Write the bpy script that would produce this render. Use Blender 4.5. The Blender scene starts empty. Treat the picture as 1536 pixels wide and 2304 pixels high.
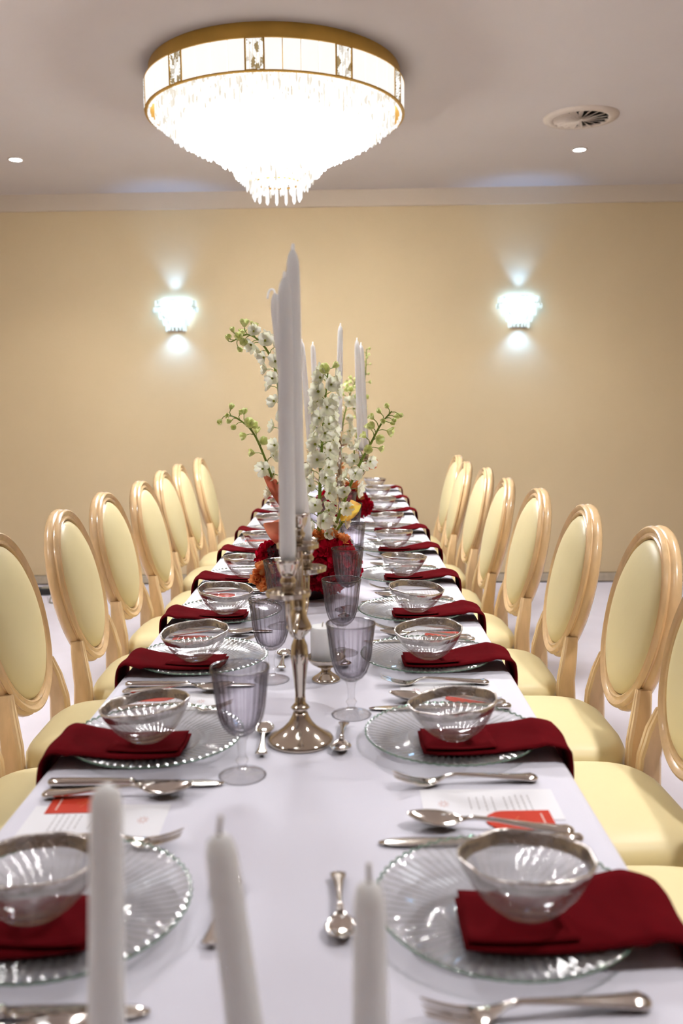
import bpy, math, random
from mathutils import Vector, Matrix
random.seed(7)
PI = math.pi
S = bpy.context.scene
COL = S.collection

# ------------------------------------------------------------------ camera
cam_data = bpy.data.cameras.new('camera')
cam = bpy.data.objects.new('camera', cam_data)
COL.objects.link(cam)
cam_data.sensor_fit = 'VERTICAL'
cam_data.sensor_height = 36.0
cam_data.lens = 2000.0 / 2304.0 * 36.0
cam_data.clip_start = 0.05
CAM = Vector((0.0632, 0.0, 1.27))


def aim():
    F, roll = 2000.0, math.radians(0.55)
    d = Vector(((780 - 768) / F, -(907 - 1152) / F, -1.0)).normalized()   # table axis seen from the camera
    up0 = Vector((-math.sin(roll), math.cos(roll), 0.0))
    up = (up0 - d * up0.dot(d)).normalized()
    x = d.cross(up)
    return Matrix((x, d, up))


cam.matrix_world = Matrix.Translation(CAM) @ aim().to_4x4()
cam_data.dof.use_dof = True
cam_data.dof.focus_distance = 2.2
cam_data.dof.aperture_fstop = 4.0
S.camera = cam

# ------------------------------------------------------------------ world, light levels, exposure
w = bpy.data.worlds.new('world')
S.world = w
w.use_nodes = True
w.node_tree.nodes['Background'].inputs[0].default_value = (0.9, 0.92, 1.0, 1)
w.node_tree.nodes['Background'].inputs[1].default_value = 0.05
CHANDELIER_GLOW = 1.6      # lamp bodies inside the chandeliers
CRYSTAL_GLOW = 66.0         # the lit crystals themselves, brightest ones
SCONCE_GLOW = 14.0
DOWNLIGHT_GLOW = 30.0
DOWNLIGHT_WATTS = 54.0      # beam of each recessed downlight
FILL_LAMP_GLOW = 1.9             # added fill lamp, out of view over the near table end
S.view_settings.view_transform = 'Standard'
S.view_settings.look = 'None'
S.view_settings.gamma = 1.0
S.view_settings.use_curve_mapping = False
S.view_settings.exposure = 0.97
S.cycles.use_denoising = True
S.cycles.max_bounces = 6
S.cycles.diffuse_bounces = 3
S.cycles.glossy_bounces = 4
S.cycles.transmission_bounces = 6
S.cycles.transparent_max_bounces = 18
S.cycles.caustics_reflective = False
S.cycles.caustics_refractive = False
S.cycles.sample_clamp_indirect = 4.0
S.cycles.use_light_tree = False
S.cycles.use_adaptive_sampling = True
S.cycles.adaptive_threshold = 0.03


# ------------------------------------------------------------------ materials
def srgb(r, g, b):
    f = lambda c: c / 12.92 if c <= 0.04045 else ((c + 0.055) / 1.055) ** 2.4
    return (f(r / 255), f(g / 255), f(b / 255), 1.0)


def new_mat(name):
    m = bpy.data.materials.new(name)
    m.use_nodes = True
    nt = m.node_tree
    nt.nodes.clear()
    out = nt.nodes.new('ShaderNodeOutputMaterial')
    return m, nt, out


def pbr(name, color, rough=0.5, metal=0.0, spec=0.5, noise=0.0, nscale=20.0, bump=0.0, bscale=60.0,
        color2=None, coat=0.0, sheen=0.0, sss=0.0, stretch=None, emit=None):
    m, nt, out = new_mat(name)
    b = nt.nodes.new('ShaderNodeBsdfPrincipled')
    nt.links.new(b.outputs[0], out.inputs[0])
    b.inputs['Base Color'].default_value = color
    b.inputs['Roughness'].default_value = rough
    b.inputs['Metallic'].default_value = metal
    b.inputs['Specular IOR Level'].default_value = spec
    b.inputs['Coat Weight'].default_value = coat
    b.inputs['Coat Roughness'].default_value = 0.12
    b.inputs['Sheen Weight'].default_value = sheen
    if sss:
        b.inputs['Subsurface Weight'].default_value = sss
        b.inputs['Subsurface Radius'].default_value = (1.0, 0.95, 0.93)
        b.inputs['Subsurface Scale'].default_value = 0.035
    tc = nt.nodes.new('ShaderNodeTexCoord')
    src = tc.outputs['Object']
    if stretch:
        mp = nt.nodes.new('ShaderNodeMapping')
        mp.inputs['Scale'].default_value = stretch
        nt.links.new(src, mp.inputs[0])
        src = mp.outputs[0]
    if noise or color2:
        n = nt.nodes.new('ShaderNodeTexNoise')
        n.inputs['Scale'].default_value = nscale
        n.inputs['Detail'].default_value = 4
        nt.links.new(src, n.inputs['Vector'])
        mx = nt.nodes.new('ShaderNodeMix')
        mx.data_type = 'RGBA'
        mx.inputs[6].default_value = color
        c2 = color2 or tuple(c * (1 - noise) for c in color[:3]) + (1,)
        mx.inputs[7].default_value = c2
        mr = nt.nodes.new('ShaderNodeMapRange')
        mr.inputs[1].default_value = 0.35
        mr.inputs[2].default_value = 0.65
        nt.links.new(n.outputs['Fac'], mr.inputs[0])
        nt.links.new(mr.outputs[0], mx.inputs[0])
        nt.links.new(mx.outputs[2], b.inputs['Base Color'])
    if bump:
        n2 = nt.nodes.new('ShaderNodeTexNoise')
        n2.inputs['Scale'].default_value = bscale
        n2.inputs['Detail'].default_value = 3
        nt.links.new(src, n2.inputs['Vector'])
        bp = nt.nodes.new('ShaderNodeBump')
        bp.inputs['Strength'].default_value = bump
        bp.inputs['Distance'].default_value = 0.01
        nt.links.new(n2.outputs['Fac'], bp.inputs['Height'])
        nt.links.new(bp.outputs[0], b.inputs['Normal'])
    if emit:
        b.inputs['Emission Color'].default_value = emit[0]
        b.inputs['Emission Strength'].default_value = emit[1]
    return m


def thin_glass(name, tint, edge, rough=0.03, refr=0.0, milky=0.0, base_refl=0.05, power=3.0, milk_col=(0.9, 0.9, 0.9, 1), emit=0.0):
    """clear thin glass: see-through, tinted more where the wall is seen edge on, with a mirror gloss"""
    m, nt, out = new_mat(name)
    N, L = nt.nodes, nt.links
    lw = N.new('ShaderNodeLayerWeight')
    lw.inputs['Blend'].default_value = 0.5
    pw = N.new('ShaderNodeMath'); pw.operation = 'POWER'
    pw.inputs[1].default_value = power
    L.new(lw.outputs['Facing'], pw.inputs[0])
    mx = N.new('ShaderNodeMix'); mx.data_type = 'RGBA'
    mx.inputs[6].default_value = tint
    mx.inputs[7].default_value = edge
    L.new(pw.outputs[0], mx.inputs[0])
    tr = N.new('ShaderNodeBsdfTransparent')
    L.new(mx.outputs[2], tr.inputs[0])
    cur = tr.outputs[0]
    if refr:
        rf = N.new('ShaderNodeBsdfRefraction')
        rf.inputs['IOR'].default_value = 1.35
        rf.inputs['Roughness'].default_value = 0.0
        L.new(mx.outputs[2], rf.inputs[0])
        ms = N.new('ShaderNodeMixShader'); ms.inputs[0].default_value = refr
        L.new(cur, ms.inputs[1]); L.new(rf.outputs[0], ms.inputs[2]); cur = ms.outputs[0]
    if milky:
        df = N.new('ShaderNodeBsdfDiffuse'); df.inputs[0].default_value = milk_col
        ms = N.new('ShaderNodeMixShader'); ms.inputs[0].default_value = milky
        L.new(cur, ms.inputs[1]); L.new(df.outputs[0], ms.inputs[2]); cur = ms.outputs[0]
    gl = N.new('ShaderNodeBsdfGlossy')
    gl.inputs['Roughness'].default_value = rough
    p5 = N.new('ShaderNodeMath'); p5.operation = 'POWER'; p5.inputs[1].default_value = 4.0
    L.new(lw.outputs['Facing'], p5.inputs[0])
    ma = N.new('ShaderNodeMath'); ma.operation = 'MULTIPLY_ADD'
    ma.inputs[1].default_value = 0.75; ma.inputs[2].default_value = base_refl
    L.new(p5.outputs[0], ma.inputs[0])
    ms = N.new('ShaderNodeMixShader')
    L.new(ma.outputs[0], ms.inputs[0]); L.new(cur, ms.inputs[1]); L.new(gl.outputs[0], ms.inputs[2])
    cur = ms.outputs[0]
    if emit:
        em = N.new('ShaderNodeEmission'); em.inputs[1].default_value = emit
        em.inputs[0].default_value = (1.0, 0.97, 0.93, 1)
        ad = N.new('ShaderNodeAddShader')
        L.new(cur, ad.inputs[0]); L.new(em.outputs[0], ad.inputs[1]); cur = ad.outputs[0]
    L.new(cur, out.inputs[0])
    return m


def petal_mat(name, c1, c2, scale=60.0, through=0.45):
    m, nt, out = new_mat(name)
    N, L = nt.nodes, nt.links
    tc = N.new('ShaderNodeTexCoord')
    n = N.new('ShaderNodeTexNoise'); n.inputs['Scale'].default_value = scale
    L.new(tc.outputs['Object'], n.inputs['Vector'])
    mr = N.new('ShaderNodeMapRange'); mr.inputs[1].default_value = 0.38; mr.inputs[2].default_value = 0.66
    L.new(n.outputs['Fac'], mr.inputs[0])
    mx = N.new('ShaderNodeMix'); mx.data_type = 'RGBA'
    mx.inputs[6].default_value = c1; mx.inputs[7].default_value = c2
    L.new(mr.outputs[0], mx.inputs[0])
    d = N.new('ShaderNodeBsdfDiffuse'); t = N.new('ShaderNodeBsdfTranslucent')
    L.new(mx.outputs[2], d.inputs[0]); L.new(mx.outputs[2], t.inputs[0])
    ms = N.new('ShaderNodeMixShader'); ms.inputs[0].default_value = through
    L.new(d.outputs[0], ms.inputs[1]); L.new(t.outputs[0], ms.inputs[2])
    L.new(ms.outputs[0], out.inputs[0])
    return m


def emitter(name, color, strength):
    m, nt, out = new_mat(name)
    e = nt.nodes.new('ShaderNodeEmission')
    e.inputs[0].default_value = color
    e.inputs[1].default_value = strength
    nt.links.new(e.outputs[0], out.inputs[0])
    return m


def lit_crystal(name, bright, dim, glow, clear, scale=55.0):
    """crystal lit from within: each piece glows differently, warm where it is dim"""
    m, nt, out = new_mat(name)
    N, L = nt.nodes, nt.links
    tc = N.new('ShaderNodeTexCoord')
    mp = N.new('ShaderNodeMapping'); mp.inputs['Scale'].default_value = (1, 1, 0.45)
    L.new(tc.outputs['Object'], mp.inputs[0])
    vo = N.new('ShaderNodeTexVoronoi'); vo.inputs['Scale'].default_value = scale
    L.new(mp.outputs[0], vo.inputs['Vector'])
    sp = N.new('ShaderNodeSeparateColor'); L.new(vo.outputs['Color'], sp.inputs[0])
    mx = N.new('ShaderNodeMix'); mx.data_type = 'RGBA'
    mx.inputs[6].default_value = dim; mx.inputs[7].default_value = bright
    mr = N.new('ShaderNodeMapRange'); mr.interpolation_type = 'SMOOTHSTEP'
    mr.inputs[1].default_value = 0.12; mr.inputs[2].default_value = 0.42
    L.new(sp.outputs[0], mr.inputs[0]); L.new(mr.outputs[0], mx.inputs[0])
    em = N.new('ShaderNodeEmission'); L.new(mx.outputs[2], em.inputs[0]); em.inputs[1].default_value = glow
    tr = N.new('ShaderNodeBsdfTransparent'); tr.inputs[0].default_value = (0.95, 0.94, 0.92, 1)
    gl = N.new('ShaderNodeBsdfGlossy'); gl.inputs['Roughness'].default_value = 0.08
    m1 = N.new('ShaderNodeMixShader'); m1.inputs[0].default_value = clear
    L.new(em.outputs[0], m1.inputs[1]); L.new(tr.outputs[0], m1.inputs[2])
    m2 = N.new('ShaderNodeMixShader'); m2.inputs[0].default_value = 0.10
    L.new(m1.outputs[0], m2.inputs[1]); L.new(gl.outputs[0], m2.inputs[2])
    L.new(m2.outputs[0], out.inputs[0])
    return m


M = {}
M['wall'] = pbr('tan_wall_paint', srgb(213, 191, 153), 0.75, spec=0.2, noise=0.04, nscale=1.6, bump=0.02, bscale=180)
M['wall_front'] = pbr('brown_wall_paint', srgb(168, 142, 120), 0.8, spec=0.2)
M['ceiling'] = pbr('ceiling_paint', srgb(216, 207, 200), 0.8, spec=0.2, noise=0.03, nscale=1.2)
M['frieze'] = pbr('frieze_paint', srgb(208, 192, 172), 0.8, spec=0.2)
M['floor'] = pbr('pale_vinyl_floor', srgb(236, 231, 243), 0.38, spec=0.35, noise=0.05, nscale=5)
M['baseboard'] = pbr('grey_tile_baseboard', srgb(186, 172, 150), 0.5, noise=0.15, nscale=30)
M['grout'] = pbr('dark_joint', srgb(96, 84, 70), 0.8)
M['cloth'] = pbr('white_linen', srgb(230, 228, 240), 0.9, spec=0.1, bump=0.035, bscale=14, sheen=0.15)
M['table_wood'] = pbr('table_wood', srgb(150, 110, 70), 0.5, noise=0.2)
M['steel_leg'] = pbr('grey_steel', srgb(120, 120, 122), 0.4, metal=0.8)
M['frame'] = pbr('pale_lacquered_beech', srgb(231, 196, 148), 0.26, spec=0.5, noise=0.14, nscale=14, coat=0.45, stretch=(3, 3, 0.6))
M['leather'] = pbr('ivory_leatherette', srgb(233, 218, 170), 0.42, spec=0.4, noise=0.05, nscale=4, bump=0.03, bscale=40)
M['napkin'] = pbr('burgundy_cotton', srgb(100, 15, 22), 0.95, spec=0.02, noise=0.12, nscale=28, bump=0.10, bscale=50)
M['silver'] = pbr('warm_polished_silver', srgb(214, 204, 190), 0.10, metal=1.0, noise=0.12, nscale=25)
M['steel'] = pbr('polished_cutlery_steel', srgb(216, 210, 204), 0.11, metal=1.0)
M['leaf_silver'] = pbr('brushed_silver_leaf', srgb(206, 200, 196), 0.22, metal=0.9, noise=0.25, nscale=45, bump=0.25, bscale=70)
M['gold'] = pbr('brushed_gold', srgb(222, 180, 92), 0.42, metal=0.7, noise=0.12, nscale=9)
M['wax'] = pbr('white_wax', srgb(252, 250, 250), 0.45, spec=0.35, sss=1.0)
M['wick'] = pbr('cotton_wick', srgb(226, 218, 206), 0.9)
M['paper'] = pbr('white_card', srgb(243, 242, 247), 0.8, spec=0.2)
M['ink'] = pbr('grey_ink', srgb(176, 172, 174), 0.8)
M['pink_ink'] = pbr('blush_ink', srgb(214, 170, 164), 0.8)
M['red_card'] = pbr('coral_red_card', srgb(206, 62, 40), 0.75, spec=0.2, noise=0.06, nscale=50)
M['card_print'] = pbr('pale_card_print', srgb(240, 214, 204), 0.8)
M['gilt_print'] = pbr('orange_card_print', srgb(222, 112, 56), 0.7)
M['plate_glass'] = thin_glass('ribbed_plate_glass', (0.999, 1.0, 0.999, 1), (0.76, 0.79, 0.775, 1), refr=0.06, milky=0.05, milk_col=(0.98, 0.98, 0.98, 1), base_refl=0.09, rough=0.05, power=2.6)
M['plate_edge'] = thin_glass('green_glass_edge', (0.62, 0.78, 0.69, 1), (0.34, 0.52, 0.42, 1), rough=0.22, refr=0.0, milky=0.30, milk_col=srgb(128, 172, 146), base_refl=0.05)
M['bowl_glass'] = thin_glass('bowl_glass', (0.994, 0.992, 0.994, 1), (0.80, 0.78, 0.80, 1), refr=0.06, milky=0.02, base_refl=0.07, power=2.2)
M['smoke_glass'] = thin_glass('lavender_smoke_glass', (0.975, 0.966, 0.986, 1), (0.22, 0.195, 0.215, 1), refr=0.0, milky=0.02, milk_col=srgb(186, 174, 196), base_refl=0.055, power=1.15)
M['clear_glass'] = thin_glass('clear_stem_glass', (0.995, 0.995, 0.997, 1), (0.80, 0.79, 0.81, 1), refr=0.0, milky=0.012, base_refl=0.08, power=3.0)
M['crystal'] = lit_crystal('lit_crystal', (1.0, 1.0, 1.0, 1), (0.03, 0.027, 0.022, 1), CRYSTAL_GLOW, 0.03)
M['crystal_outer'] = lit_crystal('outer_crystal', (1.0, 0.99, 0.97, 1), (0.70, 0.63, 0.52, 1), 0.66, 0.02, 62.0)
M['crystal_mid'] = lit_crystal('middle_crystal', (1.0, 1.0, 0.98, 1), (0.20, 0.18, 0.15, 1), 5.0, 0.02)
M['crystal_block'] = lit_crystal('faceted_crystal', (1.0, 0.98, 0.94, 1), (0.30, 0.22, 0.11, 1), 0.62, 0.02, 75.0)
M['frosted'] = pbr('frosted_lit_panel', srgb(250, 248, 242), 0.4, emit=((1.0, 0.995, 0.98, 1), 0.40))
M['lamp_core'] = emitter('chandelier_lamp', (0.97, 1.0, 1.05, 1), CHANDELIER_GLOW)
M['sconce_core'] = emitter('sconce_lamp', (0.30, 0.64, 1.15, 1), SCONCE_GLOW)
M['sconce_crystal'] = lit_crystal('sconce_crystal', (0.80, 0.97, 1.0, 1), (0.40, 0.45, 0.42, 1), 0.80, 0.50, 40.0)
M['opal'] = emitter('fill_lamp_diffuser', (0.97, 1.0, 1.05, 1), FILL_LAMP_GLOW)
M['down_lens'] = emitter('downlight_lens', (1.0, 0.97, 0.95, 1), DOWNLIGHT_GLOW)
M['white_metal'] = pbr('white_painted_metal', srgb(222, 210, 200), 0.5)
M['vent_metal'] = pbr('vent_enamel', srgb(214, 200, 184), 0.5)
M['vent_shade'] = pbr('vent_painted_shade', srgb(38, 32, 24), 0.9)
M['stem'] = pbr('green_flower_stem', srgb(128, 150, 52), 0.55, noise=0.25, nscale=30)
M['petal'] = petal_mat('cream_white_petal', srgb(252, 251, 240), srgb(246, 247, 220))
M['petal_green'] = petal_mat('greenish_bud_petal', srgb(242, 245, 196), srgb(226, 234, 152))
M['eye'] = petal_mat('green_flower_eye', srgb(206, 208, 110), srgb(168, 172, 60), 90)
M['bloom_red'] = petal_mat('crimson_petal', srgb(206, 18, 48), srgb(112, 4, 22), 55, 0.3)
M['bloom_shaded'] = pbr('shaded_burgundy_petal', srgb(70, 6, 20), 0.6, spec=0.3, color2=srgb(40, 4, 12), nscale=38)  # burgundy petals, darkened to paint in the shadowy part of the bunch
M['bloom_orange'] = petal_mat('peach_orange_petal', srgb(252, 184, 120), srgb(240, 138, 74), 45, 0.4)
M['calla_coral'] = petal_mat('coral_calla_spathe', srgb(232, 152, 122), srgb(206, 108, 86), 22, 0.35)
M['calla_yellow'] = petal_mat('yellow_calla_spathe', srgb(250, 222, 100), srgb(248, 196, 124), 26, 0.4)
M['vase'] = pbr('dark_vase', srgb(46, 18, 20), 0.4)
M['black'] = pbr('black_plastic', srgb(30, 30, 30), 0.5)
M['grey_plastic'] = pbr('grey_plastic', srgb(150, 146, 132), 0.5)


# ------------------------------------------------------------------ mesh helpers
class MB:
    def __init__(self):
        self.v, self.f, self.mi = [], [], []

    def add(self, verts, faces, mat=0, mtx=None):
        o = len(self.v)
        if mtx is not None:
            verts = [tuple(mtx @ Vector(p)) for p in verts]
        self.v.extend([tuple(p) for p in verts])
        for f in faces:
            self.f.append(tuple(i + o for i in f))
            self.mi.append(mat)
        return self

    def mesh(self, name, mats, smooth=True):
        me = bpy.data.meshes.new(name)
        me.from_pydata(self.v, [], self.f)
        for m in (mats if isinstance(mats, (list, tuple)) else [mats]):
            me.materials.append(m)
        me.polygons.foreach_set('material_index', self.mi)
        me.polygons.foreach_set('use_smooth', [smooth] * len(self.f))
        me.update()
        return me


def obj(name, mb, mats, parent=None, smooth=True, angle=None, loc=None):
    me = mb.mesh(name, mats, smooth)
    if smooth and angle is not None:
        try:
            me.set_sharp_from_angle(angle=math.radians(angle))
        except Exception:
            pass
    o = bpy.data.objects.new(name, me)
    COL.objects.link(o)
    if parent is not None:
        o.parent = parent
    if loc:
        o.location = loc
    return o


def tag(o, label, cat, group=None):
    o['label'] = label
    o['category'] = cat
    if group:
        o['group'] = group
    return o


def thing(name, label, cat, loc=(0, 0, 0), rotz=0.0, group=None, rot=None):
    o = bpy.data.objects.new(name, None)
    o.empty_display_size = 0.05
    COL.objects.link(o)
    o.location = loc
    o.rotation_euler = rot if rot else (0, 0, rotz)
    return tag(o, label, cat, group)


def struct(name, mb, mats, smooth=False, parent=None, **k):
    o = obj(name, mb, mats, parent, smooth=smooth, **k)
    o['kind'] = 'structure'
    return o


CHILDREN = {}


def kids(root):
    key = root.name
    if key not in CHILDREN:
        CHILDREN[key] = [(c, list(c.children)) for c in root.children]
    return CHILDREN[key]


def dup(root, label, loc, rotz=0.0, rot=None):
    r = root.copy()
    COL.objects.link(r)
    r.location = loc
    r.rotation_euler = rot if rot else (0, 0, rotz)
    r['label'] = label
    for c, gs in kids(root):
        d = c.copy(); COL.objects.link(d); d.parent = r
        for g in gs:
            e = g.copy(); COL.objects.link(e); e.parent = d
    return r


class Proto:
    """first call places the thing that was built, later calls place copies"""
    def __init__(self, build):
        self.build, self.o = build, None

    def put(self, label, loc, rotz=0.0, rot=None):
        if self.o is None:
            self.o = self.build(label)
            self.o.location = loc
            self.o.rotation_euler = rot if rot else (0, 0, rotz)
            return self.o
        return dup(self.o, label, loc, rotz, rot)


def box(x0, x1, y0, y1, z0, z1):
    v = [(x0, y0, z0), (x1, y0, z0), (x1, y1, z0), (x0, y1, z0), (x0, y0, z1), (x1, y0, z1), (x1, y1, z1), (x0, y1, z1)]
    f = [(0, 3, 2, 1), (4, 5, 6, 7), (0, 1, 5, 4), (1, 2, 6, 5), (2, 3, 7, 6), (3, 0, 4, 7)]
    return v, f


def bevel_box(cx, cy, cz, sx, sy, sz, b):
    hx, hy, hz = sx / 2, sy / 2, sz / 2
    rings = []
    for z, i in ((-hz, b), (-hz + b, 0), (hz - b, 0), (hz, b)):
        x, y = hx - i, hy - i
        c = min(b, x, y)
        rings.append([(cx + px, cy + py, cz + z) for px, py in
                      ((x, -y + c), (x, y - c), (x - c, y), (-x + c, y), (-x, y - c), (-x, -y + c), (-x + c, -y), (x - c, -y))])
    return loft(rings)


def loft(rings, cap=True, closed=True, wrap=False):
    n = len(rings[0])
    v = [p for r in rings for p in r]
    f = []
    m = len(rings)
    for i in range(m if wrap else m - 1):
        a, b = i * n, ((i + 1) % m) * n
        for j in range(n if closed else n - 1):
            k = (j + 1) % n
            f.append((a + j, a + k, b + k, b + j))
    if cap and not wrap:
        f.append(tuple(range(n - 1, -1, -1)))
        f.append(tuple((m - 1) * n + j for j in range(n)))
    return v, f


def lathe(prof, n=32, rfun=None, cap=True, cx=0.0, cy=0.0):
    rings = []
    for i, (r, z) in enumerate(prof):
        ring = []
        for j in range(n):
            a = 2 * PI * j / n
            rr, zz = (rfun(i, r, z, a) if rfun else (r, z))
            ring.append((cx + rr * math.cos(a), cy + rr * math.sin(a), zz))
        rings.append(ring)
    return loft(rings, cap=cap)


def tube(pts, rad, n=8, cap=True):
    pts = [Vector(p) for p in pts]
    if not isinstance(rad, (list, tuple)):
        rad = [rad] * len(pts)
    rings = []
    nrm = None
    for i, p in enumerate(pts):
        a = pts[max(i - 1, 0)]
        b = pts[min(i + 1, len(pts) - 1)]
        t = (b - a).normalized()
        if nrm is None:
            nrm = t.orthogonal().normalized()
        nrm = (nrm - t * nrm.dot(t))
        if nrm.length < 1e-6:
            nrm = t.orthogonal()
        nrm.normalize()
        bi = t.cross(nrm)
        rings.append([tuple(p + (nrm * math.cos(2 * PI * j / n) + bi * math.sin(2 * PI * j / n)) * rad[i]) for j in range(n)])
    return loft(rings, cap=cap)


def spline(pts, n):
    """Catmull-Rom through the points"""
    P = [Vector(p) for p in pts]
    P = [P[0] * 2 - P[1]] + P + [P[-1] * 2 - P[-2]]
    out = []
    seg = len(P) - 3
    for i in range(n + 1):
        u = i / n * seg
        k = min(int(u), seg - 1)
        t = u - k
        a, b, c, d = P[k:k + 4]
        out.append(0.5 * ((2 * b) + (c - a) * t + (2 * a - 5 * b + 4 * c - d) * t * t + (3 * b - a - 3 * c + d) * t ** 3))
    return out


def lerp_table(tab, x):
    for (a, fa), (b, fb) in zip(tab, tab[1:]):
        if x <= b:
            return fa + (fb - fa) * max(0.0, (x - a) / (b - a))
    return tab[-1][1]


def ball(r, c=(0, 0, 0), n=10, m=6, sx=1, sy=1, sz=1):
    v, f = [], []
    rings = []
    for i in range(1, m):
        t = PI * i / m
        rings.append([(c[0] + sx * r * math.sin(t) * math.cos(2 * PI * j / n), c[1] + sy * r * math.sin(t) * math.sin(2 * PI * j / n),
                       c[2] - sz * r * math.cos(t)) for j in range(n)])
    return loft(rings)


# ------------------------------------------------------------------ the room (turned one degree against the table)
ROOM_ROT = math.radians(-1.0)
RM = Matrix.Translation((0, 6.21, 0)) @ Matrix.Rotation(ROOM_ROT, 4, 'Z')
CEIL = 2.695
X0, X1, Y0, T = -3.6, 3.6, -8.8, 0.15


def room(x, y, z=0.0):
    return tuple(RM @ Vector((x, y, z)))


def room_box(name, b, mats, **k):
    return struct(name, MB().add(*box(*b), mtx=RM), mats, **k)


room_box('floor', (X0, X1, Y0, 0, -0.1, 0), M['floor'])
room_box('ceiling', (X0, X1, Y0, 0, CEIL, CEIL + 0.12), M['ceiling'])
room_box('wall_back', (X0 - T, X1 + T, 0, T, -0.1, CEIL + 0.12), M['wall'])
room_box('wall_front', (X0 - T, X1 + T, Y0 - T, Y0, -0.1, CEIL + 0.12), M['wall_front'])
room_box('wall_left', (X0 - T, X0, Y0, 0, -0.1, CEIL + 0.12), M['wall'])
room_box('wall_right', (X1, X1 + T, Y0, 0, -0.1, CEIL + 0.12), M['wall'])
room_box('trim_1', (X0, X1, -0.02, 0, 2.585, CEIL), M['frieze'])
# tiled baseboard: tiles with recessed joints
bb = struct('baseboard_back', MB().add(*box(X0, X1, -0.008, 0, 0, 0.070), mtx=RM), M['grout'])
tile_me = MB().add(*bevel_box(0, -0.007, 0.038, 0.596, 0.014, 0.058, 0.003)).mesh('tile', M['baseboard'], False)
xx = X0 + 0.3
while xx < X1 - 0.29:
    t = bpy.data.objects.new('tile', tile_me)
    COL.objects.link(t)
    t.parent = bb
    t.location = room(xx, 0, 0)
    t.rotation_euler = (0, 0, ROOM_ROT)
    xx += 0.6


# ------------------------------------------------------------------ chandelier
def crystal_row(mb, r, ztop, zbot, count, wd, jitter=0.006, phase=0.0, a0=0.0, a1=2 * PI):
    for k in range(count):
        a = a0 + (a1 - a0) * (k + phase) / count
        zb = zbot + random.uniform(-jitter, jitter)
        c, s = math.cos(a), math.sin(a)
        tw = random.uniform(-0.4, 0.4)
        rings = []
        for z, q in ((ztop, 0.55), (ztop - 0.012, 1.0), (zb + 0.012, 1.0), (zb, 0.35)):
            ring = []
            for j in range(4):
                b = a + tw + PI / 4 + j * PI / 2
                ring.append((r * c + wd * q * math.cos(b), r * s + wd * q * math.sin(b), z))
            rings.append(ring)
        mb.add(*loft(rings))


PROFILE = [(0.085, -0.545), (0.108, -0.520), (0.137, -0.484), (0.207, -0.398), (0.28, -0.345), (0.385, -0.298), (0.477, -0.252), (0.535, -0.190)]


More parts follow.
